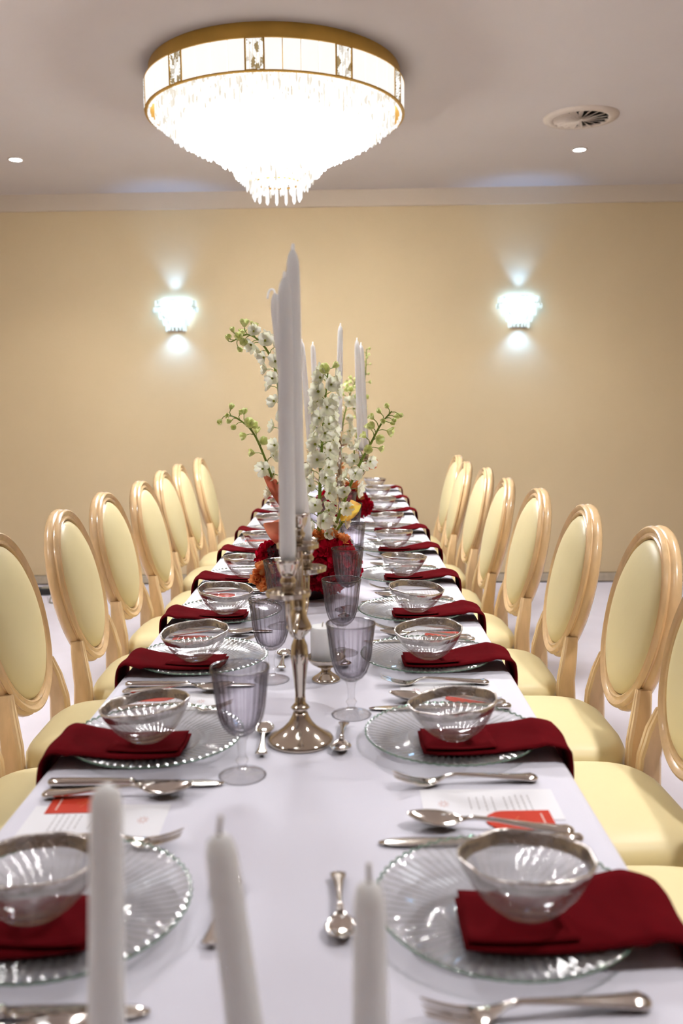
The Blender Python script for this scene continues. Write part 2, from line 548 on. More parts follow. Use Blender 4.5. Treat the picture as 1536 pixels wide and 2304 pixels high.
def make_chandelier(label):
    t = thing('chandelier', label, 'chandelier')
    R = 0.54
    obj('canopy_ring', MB().add(*lathe([(R - 0.05, 0), (R, 0), (R + 0.002, -0.004), (R + 0.001, -0.056), (R + 0.021, -0.060), (R + 0.022, -0.064), (R - 0.05, -0.064)], 96)), M['gold'], t, angle=40)
    # lamp body, an inverted stepped cone of light inside the crystals
    prof = [(0.001, -0.44)] + [(max(r - 0.05, 0.03), z + 0.085) for r, z in PROFILE[1:]] + [(0.50, -0.10), (0.48, -0.066)]
    obj('lamp_body', MB().add(*lathe(prof, 48)), M['lamp_core'], t)
    # drum of frosted panels and crystal blocks
    rd = 0.560
    for k in range(50):
        a0, a1 = math.radians(7.2 * k - 93.6 - 3.6 + 0.20), math.radians(7.2 * k - 93.6 + 3.6 - 0.20)
        blk = k % 5 == 0
        mb = MB()
        if not blk:
            rings = []
            for z, q in ((-0.066, 0), (-0.070, 0.003), (-0.175, 0.003), (-0.179, 0)):
                pass
            seg = 3
            for (ra, rb) in ((rd - 0.008, rd),):
                v, f = [], []
                for i in range(seg + 1):
                    a = a0 + (a1 - a0) * i / seg
                    for r, z in ((ra, -0.179), (rb, -0.179), (rb, -0.066), (ra, -0.066)):
                        v.append((r * math.cos(a), r * math.sin(a), z))
                for i in range(seg):
                    for j in range(4):
                        f.append((i * 4 + j, (i + 1) * 4 + j, (i + 1) * 4 + (j + 1) % 4, i * 4 + (j + 1) % 4))
                f += [(0, 1, 2, 3), tuple(seg * 4 + j for j in (3, 2, 1, 0))]
                mb.add(v, f)
            obj('glass_panel', mb, M['frosted'], t, smooth=False)
        else:
            am = (a0 + a1) / 2
            for row in range(9):
                for col in range(5):
                    a = a0 + (a1 - a0) * (col + 0.5) / 5
                    z = -0.072 - row * 0.0122
                    r = rd - 0.002
                    v = [(r * math.cos(a - 0.011), r * math.sin(a - 0.011), z - 0.006), (r * math.cos(a + 0.011), r * math.sin(a + 0.011), z - 0.006),
                         (r * math.cos(a + 0.011), r * math.sin(a + 0.011), z + 0.006), (r * math.cos(a - 0.011), r * math.sin(a - 0.011), z + 0.006),
                         ((r + 0.007) * math.cos(a + random.uniform(-.005, .005)), (r + 0.007) * math.sin(a), z + random.uniform(-.003, .003))]
                    mb.add(v, [(0, 1, 4), (1, 2, 4), (2, 3, 4), (3, 0, 4), (3, 2, 1, 0)])
            b = obj('crystal_block', mb, M['crystal_block'], t, smooth=False)
            for a in (a0 - 0.004, a1 + 0.004):
                fr = MB().add(*box(-0.003, 0.003, -0.003, 0.003, -0.180, -0.064), mtx=Matrix.Rotation(a, 4, 'Z') @ Matrix.Translation((rd, 0, 0)))
                obj('gold_frame', fr, M['gold'], b, smooth=False)
    obj('added_drum_baffle', MB().add(*lathe([(rd - 0.015, -0.180), (rd - 0.0115, -0.180), (rd - 0.0115, -0.065), (rd - 0.015, -0.065)], 96, cap=False)), M['gold'], t)  # added cylinder, blocks the crystals' light so the panel gaps look dark
    obj('lower_band', MB().add(*lathe([(rd - 0.012, -0.184), (rd + 0.002, -0.184), (rd + 0.002, -0.179), (rd - 0.012, -0.179)], 96, cap=False)), M['gold'], t)
    # tiers of hanging crystals
    rows = [0.545, 0.515, 0.485, 0.455, 0.425, 0.395, 0.365, 0.335, 0.305, 0.275, 0.245, 0.215, 0.185, 0.160, 0.135]
    for i, r in enumerate(rows):
        zb = lerp_table(PROFILE, r)
        mb = MB()
        top = min(zb + 0.105, -0.10) if r < 0.53 else -0.180
        crystal_row(mb, r, top, zb, int(2 * PI * r / 0.0225), 0.0060, jitter=0.010, phase=0.5 * (i % 2))
        o = obj('crystal_tier', mb, M['crystal_outer'] if (i < 4 or i > 12) else (M['crystal_mid'] if i < 6 else M['crystal']), t, smooth=False)
        o['kind'] = 'stuff'
    drop = MB()
    crystal_row(drop, 0.0, 0.0, -0.078, 1, 0.0085, jitter=0)
    dm = drop.mesh('crystal_drop', M['crystal_outer'], False)
    for k in range(15):
        a = 2 * PI * k / 15
        d = bpy.data.objects.new('crystal_drop', dm)
        COL.objects.link(d); d.parent = t
        d.location = (0.104 * math.cos(a), 0.104 * math.sin(a), -0.455)
        d.rotation_euler = (0, 0, a)
    obj('tier_ring', MB().add(*lathe([(0.10, -0.462), (0.108, -0.462), (0.108, -0.455), (0.10, -0.455)], 40, cap=False)), M['gold'], t)
    return t


ch = make_chandelier('round crystal chandelier with a gold ring, lit, flush on the ceiling above the table')
ch.location = (-0.235, 4.07, CEIL)


# ------------------------------------------------------------------ wall sconces
def make_sconce(label):
    t = thing('wall_sconce', label, 'lamp')     # local: wall at y=0, room towards -y, z=0 at the lamp top
    obj('back_plate', MB().add(*bevel_box(0, -0.008, -0.11, 0.12, 0.016, 0.19, 0.004)), M['silver'], t, smooth=False)
    v, f = [], []
    core = MB()
    rings = []
    for r, z in ((0.03, -0.17), (0.045, -0.14), (0.06, -0.10), (0.085, -0.06), (0.10, -0.035), (0.10, -0.012)):
        rings.append([(r * math.cos(a), -0.018 + 0.75 * r * math.sin(a), z) for a in [PI + PI * j / 12 for j in range(13)]])
    core.add(*loft(rings))
    obj('lamp_body', core, M['sconce_core'], t)
    cap = [(0.125 * math.cos(a), -0.030 + 0.78 * 0.125 * math.sin(a)) for a in [PI + PI * j / 14 for j in range(15)]]
    obj('added_glow_cap', MB().add(*loft([[(x, y, z) for x, y in cap] for z in (-0.006, -0.003)])), M['silver'], t, smooth=False)  # lid added to hold back the core's glow on the wall above
    for nm, r, zt, zb, n in (('upper_panel', 0.143, 0.0, -0.045, 9), ('crystal_tier', 0.150, -0.045, -0.078, 17),
                             ('crystal_tier', 0.112, -0.060, -0.125, 12), ('crystal_tier', 0.085, -0.105, -0.165, 10), ('crystal_tier', 0.068, -0.150, -0.205, 8)):
        mb = MB()
        if nm == 'upper_panel':
            for k in range(n):
                a0, a1 = PI + PI * (k + 0.04) / n, PI + PI * (k + 0.96) / n
                vv = []
                for rr in (r, r - 0.008):
                    for a, z in ((a0, zb), (a1, zb), (a1, zt), (a0, zt)):
                        vv.append((rr * math.cos(a), -0.012 + 0.8 * rr * math.sin(a), z))
                one = MB().add(vv, [(0, 1, 2, 3), (7, 6, 5, 4), (0, 4, 5, 1), (1, 5, 6, 2), (2, 6, 7, 3), (3, 7, 4, 0)])
                obj('glass_panel', one, M['sconce_crystal'], t, smooth=False)
            continue
        m2 = MB()
        crystal_row(m2, r, zt, zb, n, 0.0095, jitter=0.003, phase=0.5, a0=PI, a1=2 * PI)
        m2.v = [(x, -0.012 + 0.8 * y, z) for x, y, z in m2.v]
        o = obj('crystal_tier', m2, M['sconce_crystal'], t, smooth=False)
        o['kind'] = 'stuff'
    for nm, z, tilt, wts, ang in (('up_beam', 0.004, PI - 0.10, 3.0, 80), ('down_beam', -0.20, 0.0, 2.4, 125)):
        ld = bpy.data.lights.new(nm, 'SPOT')
        ld.energy, ld.color = wts, (0.26, 0.60, 1.30)
        ld.spot_size, ld.spot_blend, ld.shadow_soft_size = math.radians(ang), 0.8, 0.03
        lo = bpy.data.objects.new(nm, ld)
        COL.objects.link(lo); lo.parent = t
        lo.location = (0, -0.06, z)
        lo.rotation_euler = (tilt, 0, 0)
    obj('top_ring', MB().add(*tube([(0.146 * math.cos(a), -0.012 + 0.8 * 0.146 * math.sin(a), -0.045) for a in [PI + PI * j / 20 for j in range(21)]], 0.003, 6)), M['silver'], t)
    return t


sc = Proto(make_sconce)
sc.put('lit crystal wall sconce nearer the wall corner, left of the candles', room(-1.103, -0.001, 1.976), ROOM_ROT)
sc.put('lit crystal wall sconce alone on the right half of the back wall', room(1.238, -0.001, 1.972), ROOM_ROT)


# ------------------------------------------------------------------ downlights and the air vent
def make_downlight(label):
    t = thing('downlight', label, 'lamp', group='recessed ceiling downlights')
    obj('trim_ring', MB().add(*lathe([(0.034, -0.001), (0.044, -0.001), (0.046, 0.0), (0.046, -0.003), (0.034, -0.005)][::-1], 32, cap=False)), M['white_metal'], t)
    obj('lens', MB().add(*lathe([(0.034, -0.003), (0.02, -0.0036), (0.002, -0.004)], 32)), M['down_lens'], t)
    ld = bpy.data.lights.new('beam', 'SPOT')
    ld.energy = DOWNLIGHT_WATTS
    ld.color = (1.0, 0.97, 0.95)
    ld.spot_size = math.radians(112)
    ld.spot_blend = 0.9
    ld.shadow_soft_size = 0.035
    lo = bpy.data.objects.new('beam', ld)
    COL.objects.link(lo); lo.parent = t
    lo.location = (0, 0, -0.05)
    return t


dl = Proto(make_downlight)
dl.put('small round lit downlight in the ceiling at the left, beyond the chandelier', (-1.845, 5.36, CEIL))
dl.put('small round lit downlight in the ceiling beyond the air vent', (1.405, 5.30, CEIL))
for y, z in ((2.3, 'halfway down the table'), (0.95, 'beside the near table end')):  # four more downlights, added above the view to light table and seats
    for x, q in ((-1.85, 'left'), (1.40, 'right')):
        dl.put('added lit downlight in the ceiling above the picture, %s side, %s' % (q, z), (x, y, CEIL))


def make_fill_lamp():
    t = thing('fill_lamp', 'added round opal fill lamp flush on the ceiling above the near table end, unseen', 'lamp', (-0.235, 0.92, CEIL))  # added lamp out of view, there to light the near table
    obj('rim', MB().add(*lathe([(0.29, 0), (0.31, 0), (0.312, -0.05), (0.29, -0.05)], 48, cap=False)), M['gold'], t, angle=40)
    obj('diffuser', MB().add(*lathe([(0.289, -0.045), (0.24, -0.060), (0.12, -0.070), (0.002, -0.073)], 40)), M['opal'], t)


make_fill_lamp()


far = bpy.data.lights['beam'].copy()      # the two lamps by the back wall burn lower
far.energy = 14.0
near = bpy.data.lights['beam'].copy()
near.energy = 52.0
for o in list(COL.objects):
    if o.type == 'LIGHT' and o.name.startswith('beam') and o.parent.location.y > 5:
        o.data = far
    elif o.type == 'LIGHT' and o.name.startswith('beam') and o.parent.location.y < 1.5:
        o.data = near


def make_vent():
    t = thing('ceiling_vent', 'round swirl air vent with radial blades in the ceiling', 'vent', (1.262, 4.72, CEIL), 0.3)
    obj('frame', MB().add(*lathe([(0.135, -0.002), (0.138, -0.012), (0.150, -0.014), (0.186, -0.006), (0.188, 0.0)], 48, cap=False)), M['vent_metal'], t)
    obj('shade_disc', MB().add(*lathe([(0.136, -0.003), (0.10, -0.0015), (0.001, -0.001)], 40)), M['vent_shade'], t)  # flat disc, the shade inside the vent is put into its dark colour
    obj('hub', MB().add(*lathe([(0.018, -0.003), (0.018, -0.013), (0.012, -0.016), (0.001, -0.016)], 20)), M['vent_metal'], t)
    n = 18
    blade = MB()
    # a blade is tilted about its radius
    pr = []
    for r, wd in ((0.014, 0.003), (0.075, 0.009), (0.136, 0.014)):
        pr.append([(r, wd, -0.004), (r, -wd, -0.017), (r, -wd - 0.0012, -0.0155), (r, wd - 0.0012, -0.0025)])
    blade.add(*loft(pr))
    bm = blade.mesh('blade', M['vent_metal'], False)
    for k in range(n):
        b = bpy.data.objects.new('blade', bm)
        COL.objects.link(b); b.parent = t
        b.rotation_euler = (0, 0, 2 * PI * k / n)


make_vent()

# ------------------------------------------------------------------ table and cloth
TX, TY0, TY1, TZ = 0.378, 0.25, 5.68, 0.75


def perim(hx, y0, y1, r, step=0.045):
    pts = []
    def seg(a, b):
        n = max(2, int((Vector(b) - Vector(a)).length / step))
        for i in range(n):
            pts.append((a[0] + (b[0] - a[0]) * i / n, a[1] + (b[1] - a[1]) * i / n))
    def arc(cx, cy, a0):
        for i in range(6):
            a = a0 + PI / 2 * i / 6
            pts.append((cx + r * math.cos(a), cy + r * math.sin(a)))
    seg((hx, y0 + r), (hx, y1 - r)); arc(hx - r, y1 - r, 0)
    seg((hx - r, y1), (-hx + r, y1)); arc(-hx + r, y1 - r, PI / 2)
    seg((-hx, y1 - r), (-hx, y0 + r)); arc(-hx + r, y0 + r, PI)
    seg((-hx + r, y0), (hx - r, y0)); arc(hx - r, y0 + r, 1.5 * PI)
    return pts


base = perim(TX, TY0, TY1, 0.03)
cy_ = (TY0 + TY1) / 2
rings = []
for off, z, wv in ((-0.30, TZ, 0), (-0.016, TZ, 0), (-0.006, TZ - 0.002, 0), (-0.0015, TZ - 0.007, 0), (0, TZ - 0.016, 0), (0.001, TZ - 0.08, 0.3), (0.002, TZ - 0.15, 0.8), (0.003, TZ - 0.215, 1.0)):
    ring = []
    for i, (x, y) in enumerate(base):
        if off == -0.30:
            px, py = x * 0.2, cy_ + (y - cy_) * 0.93
        else:
            px, py = x * (1 + off / TX), cy_ + (y - cy_) * (1 + off / ((TY1 - TY0) / 2))
        wob = wv * (0.004 * math.sin(i * 0.55) + 0.003 * math.sin(i * 0.23 + 1))
        px += wob * (1 if x > 0 else -1) if abs(x) > TX - 0.02 else 0
        py += wob * (1 if y > cy_ else -1) if (y > TY1 - 0.02 or y < TY0 + 0.02) else 0
        ring.append((px, py, z))
    rings.append(ring)
mb = MB()
v, f = loft(rings, cap=False)
f.append(tuple(range(len(base))))
mb.add(v, f)
cl = obj('tablecloth', mb, M['cloth'], angle=60)
tag(cl, 'long white tablecloth covering the whole banquet table', 'tablecloth')

tb = thing('banquet_table', 'long narrow banquet table under the white tablecloth', 'table', (0, cy_, 0))
hl = (TY1 - TY0) / 2 - 0.004
obj('tabletop', MB().add(*box(-TX + 0.006, TX - 0.006, -hl, hl, TZ - 0.035, TZ - 0.0045)), M['table_wood'], tb, smooth=False)
for sx in (-1, 1):
    for yy in (-hl + 0.1, -hl / 3, hl / 3, hl - 0.1):
        obj('leg', MB().add(*tube([(sx * 0.06, yy, TZ - 0.035), (sx * 0.06, yy, 0.0)], 0.016, 8)), M['steel_leg'], tb)


# ------------------------------------------------------------------ dining chairs (local +y is the front)
def seat_ring(s, z, hx=0.207, hy=0.205, n=44, taper=0.02):
    ring = []
    for j in range(n):
        a = 2 * PI * j / n
        c, q = math.cos(a), math.sin(a)
        e = 2 / 4.2
        x = math.copysign(abs(c) ** e, c) * hx
        y = math.copysign(abs(q) ** e, q) * hy
        x *= 1 - taper * (0.5 - y / hy * 0.5) * 2
        if y > 0:
            y += 0.012 * (1 - (x / hx) ** 2)
        ring.append((x * s, y * s, z))
    return ring


BACK_Z, BACK_A, BACK_B, TILT = 0.745, 0.190, 0.227, math.radians(12)


def back_mtx():
    # oval plane: u across, w up the back, n = towards the sitter (+y)
    return Matrix.Translation((0, -0.266, BACK_Z)) @ Matrix.Rotation(TILT, 4, 'X')


def oval(u, n, k, off):
    a = 2 * PI * k / n
    x, z = BACK_A * math.cos(a), BACK_B * math.sin(a)
    nx, nz = math.cos(a) / BACK_A, math.sin(a) / BACK_B
    l = math.hypot(nx, nz)
    return x + off * nx / l, z + off * nz / l


def make_chair(label):
    t = thing('dining_chair', label, 'chair', group='oval back dining chairs along the table')
    # seat cushion with crown, piping, rail
    prof = [(0.985, 0.418), (1.012, 0.426), (1.028, 0.443), (1.018, 0.462), (0.975, 0.479), (0.89, 0.490), (0.70, 0.499), (0.40, 0.505), (0.06, 0.507)]
    rings = []
    for s, z in prof:
        r = seat_ring(s, z)
        if 0.43 < z < 0.48:
            r = [(x * (1 + 0.004 * math.sin(j * 2.4)), y * (1 + 0.004 * math.sin(j * 2.4)), zz) for j, (x, y, zz) in enumerate(r)]
        rings.append(r)
    st = obj('seat', MB().add(*loft(rings)), M['leather'], t)
    obj('piping', MB().add(*tube([Vector(p) for p in seat_ring(1.010, 0.416)] + [Vector(seat_ring(1.010, 0.416)[0])], 0.0045, 6, cap=False)), M['leather'], st)
    rings = [seat_ring(s, z) for s, z in ((0.94, 0.345), (0.975, 0.350), (0.985, 0.36), (0.975, 0.372), (0.985, 0.384), (0.99, 0.408), (0.97, 0.413))]
    obj('seat_frame', MB().add(*loft(rings)), M['frame'], t, angle=35)
    # oval back frame: moulded profile swept round the oval
    prof = [(-0.035, 0.010), (-0.031, 0.019), (-0.027, 0.021), (-0.023, 0.017), (-0.019, 0.0165), (-0.014, 0.021), (-0.008, 0.024), (-0.003, 0.021), (-0.001, 0.016), (-0.0045, 0.012),
            (-0.0045, 0.009), (0.000, 0.006), (0.0035, 0.000), (0.0035, -0.008), (0.001, -0.014), (-0.004, -0.018), (-0.012, -0.022), (-0.030, -0.022), (-0.035, -0.014)]
    n = 64
    mt = back_mtx()
    rings = []
    for k in range(n):
        rings.append([tuple(mt @ Vector((oval(0, n, k, o)[0], d, oval(0, n, k, o)[1]))) for o, d in prof])
    obj('back_frame', MB().add(*loft(rings, wrap=True)), M['frame'], t, angle=38)
    # padded oval cushion
    rings = []
    for s, d in ((1.0, -0.006), (1.0, 0.008), (0.985, 0.015), (0.94, 0.022), (0.85, 0.029), (0.65, 0.037), (0.40, 0.042), (0.15, 0.044), (0.02, 0.0445)):
        rings.append([tuple(mt @ Vector((oval(0, n, k, -0.034)[0] * s, d, oval(0, n, k, -0.034)[1] * s))) for k in range(n)])
    obj('backrest', MB().add(*loft(rings)), M['leather'], t)
    # rear legs run up past the seat as posts and carry the oval
    for s in (-1, 1):
        path = [(s * 0.168, -0.290, 0.0), (s * 0.172, -0.262, 0.12), (s * 0.178, -0.228, 0.30), (s * 0.181, -0.212, 0.42), (s * 0.178, -0.212, 0.50), (s * 0.168, -0.222, 0.565), (s * 0.150, -0.232, 0.615)]
        wx = [0.013, 0.015, 0.018, 0.020, 0.019, 0.018, 0.014]
        wy = [0.013, 0.016, 0.021, 0.025, 0.022, 0.019, 0.016]
        rings = []
        for (x, y, z), a, b in zip(path, wx, wy):
            c = 0.005
            rings.append([(x + a, y - b + c, z), (x + a, y + b - c, z), (x + a - c, y + b, z), (x + c * 0.6, y + b, z), (x, y + b - 0.002, z), (x - c * 0.6, y + b, z), (x - a + c, y + b, z),
                          (x - a, y + b - c, z), (x - a, y - b + c, z), (x - a + c, y - b, z), (x + a - c, y - b, z)])
        obj('leg', MB().add(*loft(rings)), M['frame'], t, angle=30)
        fl = [(0.012, 0.0), (0.015, 0.008), (0.013, 0.02), (0.016, 0.06), (0.0225, 0.29), (0.019, 0.30), (0.025, 0.31), (0.025, 0.32), (0.021, 0.325), (0.026, 0.345)]
        obj('leg', MB().add(*lathe(fl, 16, rfun=lambda i, r, z, a: (r * (1 - 0.04 * (i in (3, 4)) * (1 + math.cos(8 * a))), z), cx=s * 0.165, cy=0.165)), M['frame'], t, angle=40)
    return t


ORD = ['nearest', 'second', 'third', 'fourth', 'fifth', 'sixth', 'seventh', 'eighth', 'ninth', 'tenth']
chair = Proto(make_chair)
CY = [1.24, 1.68, 2.12, 2.585, 3.08, 3.53, 4.09, 4.54, 5.05]
CXR = [0.51, 0.508, 0.503, 0.455, 0.425, 0.39, 0.397, 0.365, 0.385]
CXL = [None, -0.500, -0.497, -0.472, -0.487, -0.46, -0.49, -0.495, -0.475]
k = 0
for i, y in enumerate(CY):
    lab = 'ivory dining chair with oval padded back, right side of table, %s from viewer' % ORD[i]
    chair.put(lab, (CXR[i], y, 0), PI / 2 + math.radians(random.uniform(-2.0, 2.0)))
    if CXL[i] is not None:
        lab = 'ivory dining chair with oval padded back, left side of table, %s from viewer' % ORD[i - 1]
        chair.put(lab, (CXL[i], y, 0), -PI / 2 + math.radians(random.uniform(-2.0, 2.0)))


# ------------------------------------------------------------------ table ware prototypes (local +y = towards the table centre, z=0 on the cloth)
def make_plate(label):
    t = thing('charger_plate', label, 'plate', group='ribbed glass charger plates')
    N, n = 64, 320
    R = [(0.004, 0.0042, 0), (0.03, 0.0042, 0), (0.052, 0.0045, 0.0), (0.062, 0.0060, 0.5), (0.070, 0.0085, 1), (0.085, 0.0108, 1), (0.100, 0.0132, 1), (0.115, 0.0158, 1), (0.126, 0.0180, 1), (0.1315, 0.0192, 0.8), (0.1325, 0.0186, 0.5)]
    B = [(0.1315, 0.0172, 0.4), (0.115, 0.0132, 0), (0.085, 0.0080, 0), (0.068, 0.0050, 0), (0.060, 0.0008, 0), (0.055, 0.0, 0), (0.050, 0.0012, 0), (0.004, 0.0018, 0)]
    rings = []
    for r, z, a in R + B:
        ring = []
        for j in range(n):
            th = 2 * PI * j / n
            sw = 3.2 * (r - 0.06) / 0.07 * 0.16
            wv = math.sin(N * (th + sw))
            rr = r + (0.0009 * wv if r > 0.13 else 0)
            ring.append((rr * math.cos(th), rr * math.sin(th), z + a * 0.0021 * wv))
        rings.append(ring)
    obj('plate', MB().add(*loft(rings)), M['plate_glass'], t)
    edge = []
    for j in range(n + 1):
        th = 2 * PI * j / n
        wv = math.sin(N * (th + 3.2 * 0.07 / 0.07 * 0.16))
        edge.append((0.1318 + 0.0010 * wv, th, 0.0186 + 0.0009 * wv))
    o = obj('rim', MB().add(*tube([(r * math.cos(a), r * math.sin(a), z) for r, a, z in edge], 0.0013, 5, cap=False)), M['plate_edge'], t)
    o['label'] = 'green tinted scalloped edge'
    return t


def make_bowl(label):
    t = thing('bowl', label, 'bowl', group='silver rimmed glass bowls')
    n = 64
    prof_o = [(0.001, 0.0), (0.020, 0.0), (0.026, 0.003), (0.036, 0.010), (0.046, 0.020), (0.054, 0.031), (0.0605, 0.043), (0.0665, 0.058)]
    prof_i = [(0.0650, 0.058), (0.0590, 0.043), (0.0525, 0.032), (0.0445, 0.022), (0.034, 0.0125), (0.022, 0.0065), (0.001, 0.0055)]

    def wav(i, r, z, a):
        k = max(0, (z - 0.02) / 0.04)
        q = math.sin(5 * a + 0.4) * 0.0007 + math.sin(9 * a) * 0.0005 + 0.0004 * math.sin(14 * a + 2)
        q2 = 0.0008 * math.sin(4 * a + 1) + 0.0005 * math.sin(7 * a)
        return r + k * q, z + k * q2
    obj('bowl', MB().add(*lathe(prof_o + prof_i, n, rfun=wav)), M['bowl_glass'], t)
    band = [(0.0619, 0.0450), (0.0645, 0.0510), (0.0673, 0.0585), (0.0668, 0.0594), (0.0649, 0.0594), (0.0641, 0.0580), (0.0620, 0.0525), (0.0597, 0.0460)]
    o = obj('silver_rim', MB().add(*lathe(band, n, rfun=wav, cap=False)), M['leaf_silver'], t)
    o['label'] = 'mottled silver leaf rim band'
    return t


def plate_top(r):
    return lerp_table([(0.0, 0.0044), (0.058, 0.0052), (0.070, 0.0100), (0.085, 0.0124), (0.100, 0.0148), (0.126, 0.0200), (0.1335, 0.0212), (0.1420, 0.0212), (0.1430, 0.0)], r)


def napkin_mesh(seed, shift, edge):
    """folded cloth strip lying on the plate, over its rim and down past the table edge (local y negative outward)"""
    rnd = random.Random(seed)
    path = [(0.050, 0.006), (0.030, 0.006), (0.0, 0.006), (-0.03, 0.0075), (-0.055, 0.0120), (-0.075, 0.0155), (-0.10, 0.0200), (-0.118, 0.0245), (-0.131, 0.0265), (-edge - 0.001, 0.0190),
            (-edge - 0.007, 0.004), (-edge - 0.0095, -0.022), (-edge - 0.0105, -0.06), (-edge - 0.011, -0.105)]
    ph = rnd.uniform(0, 6)
    rings = []
    P = spline([(0, y, z) for y, z in path], 46)
    skew = rnd.uniform(-0.010, 0.010)
    for i, p in enumerate(P):
        u = i / (len(P) - 1)
        a = P[max(i - 1, 0)]; b = P[min(i + 1, len(P) - 1)]
        tg = (b - a).normalized()
        up = Vector((0, -tg.z, tg.y))
        if up.z < -0.05 or (abs(up.z) <= 0.05 and up.y > 0):
            up = -up
        if u > 0.7 and up.y > 0:
            up = -up
        hw = 0.053 + 0.008 * math.sin(u * PI) + 0.003 * math.sin(7 * u + ph)
        th = 0.0030
        cx = skew * u * 2 + 0.003 * math.sin(6 * u + ph)
        m = 11
        top, bot = [], []
        for j in range(m):
            s = -1 + 2 * j / (m - 1)
            e = 1 - abs(s) ** 4 * 0.6
            wr = 0.0012 * math.sin(4.2 * s + 9 * u + ph) * min(1, u * 3) + 0.0016 * math.sin(2.1 * s - 11 * u + ph) * max(0, u - 0.4)
            q = p + Vector((cx + s * hw, 0, 0))
            lift = 0.0
            if p.z > 0.003 and up.z > 0.2:
                low = (q + up * (wr - th * e)).z
                lift = max(0.0, plate_top(math.hypot(q.x + shift, q.y)) + 0.0012 - low)
            top.append(q + up * (th * e + wr) + Vector((0, 0, lift)))
            bot.append(q + up * (wr - th * e) + Vector((0, 0, lift)))
        rings.append([tuple(q) for q in top + bot[::-1]])
    return loft(rings)


def fold_mesh(seed, shift):
    """the turned-in layer on top of the strip; the bowl stands on it"""
    rings = []
    for i in range(15):
        u = i / 14
        y = 0.047 - 0.105 * u
        top, bot = [], []
        for j in range(9):
            s = -1 + 2 * j / 8
            x = 0.001 + s * (0.051 - 0.004 * u)
            zb = max(0.0100 + 0.0000 * u, plate_top(math.hypot(x + shift, y)) + 0.0085)
            th = 0.0022 * (1 - abs(s) ** 4 * 0.5) * (1 - 0.6 * u)
            top.append((x, y, zb + th)); bot.append((x, y, zb))
        rings.append(top + bot[::-1])
    return loft(rings)


def ribbon(st, m=7):
    """st: (y, z, half width, cup depth, half thickness)"""
    rings = []
    for y, z, w_, cup, th in st:
        top, bot = [], []
        for j in range(m):
            s = -1 + 2 * j / (m - 1)
            e = 1 - abs(s) ** 3 * 0.6
            zz = z - cup * (1 - s * s)
            top.append((s * w_, y, zz + th * e)); bot.append((s * w_, y, zz - th * e))
        rings.append(top + bot[::-1])
    return loft(rings)


def make_fork(label):
    t = thing('fork', label, 'fork', group='polished dinner forks')
    st = [(-0.102, 0.0042, 0.004, 0, 0.0018), (-0.100, 0.0042, 0.0075, 0, 0.0030), (-0.094, 0.0050, 0.0112, 0, 0.0042), (-0.084, 0.0054, 0.0102, 0, 0.0032), (-0.06, 0.0074, 0.0074, 0, 0.0028), (-0.02, 0.0112, 0.0046, 0, 0.0026),
          (0.012, 0.0140, 0.0030, 0, 0.0021), (0.026, 0.0118, 0.0034, 0, 0.0021), (0.036, 0.0075, 0.0072, 0.0008, 0.0015), (0.046, 0.0046, 0.0118, 0.0022, 0.0012), (0.056, 0.0044, 0.0128, 0.0024, 0.0011)]
    obj('handle', MB().add(*ribbon(st)), M['steel'], t)
    tm = MB()
    for s in (-0.0102, -0.0034, 0.0034, 0.0102):
        tn = MB()
        rings = []
        for y, z, hw, th in ((0.053, 0.0032, 0.0023, 0.0011), (0.066, 0.0050, 0.0020, 0.0011), (0.080, 0.0092, 0.0018, 0.001), (0.092, 0.0140, 0.0015, 0.0009), (0.098, 0.0170, 0.0007, 0.0006)):
            z2 = z + (0.0012 if abs(s) > 0.006 else 0)
            rings.append([(s + hw, y, z2 - th), (s + hw, y, z2 + th), (s - hw, y, z2 + th), (s - hw, y, z2 - th)])
        tn.add(*loft(rings))
        obj('tine', tn, M['steel'], t, angle=50)
    return t


def make_knife(label):
    t = thing('table_knife', label, 'knife', group='polished table knives')
    st = [(-0.122, 0.0058, 0.004, 0, 0.0030), (-0.119, 0.0058, 0.0080, 0, 0.0048), (-0.10, 0.0058, 0.0085, 0, 0.0050), (-0.04, 0.0058, 0.0070, 0, 0.0046), (-0.012, 0.0056, 0.0060, 0, 0.0044), (-0.008, 0.0056, 0.0070, 0, 0.0050), (-0.003, 0.0050, 0.0055, 0, 0.0035)]
    obj('handle', MB().add(*ribbon(st)), M['steel'], t)
    bl = [(-0.004, 0.0048, 0.0060, 0, 0.0016), (0.01, 0.0044, 0.0082, 0, 0.0012), (0.06, 0.0036, 0.0098, 0, 0.0010), (0.09, 0.0030, 0.0100, 0, 0.0009), (0.108, 0.0026, 0.0078, 0, 0.0008), (0.119, 0.0024, 0.0025, 0, 0.0006)]
    obj('blade', MB().add(*ribbon(bl)), M['steel'], t)
    return t


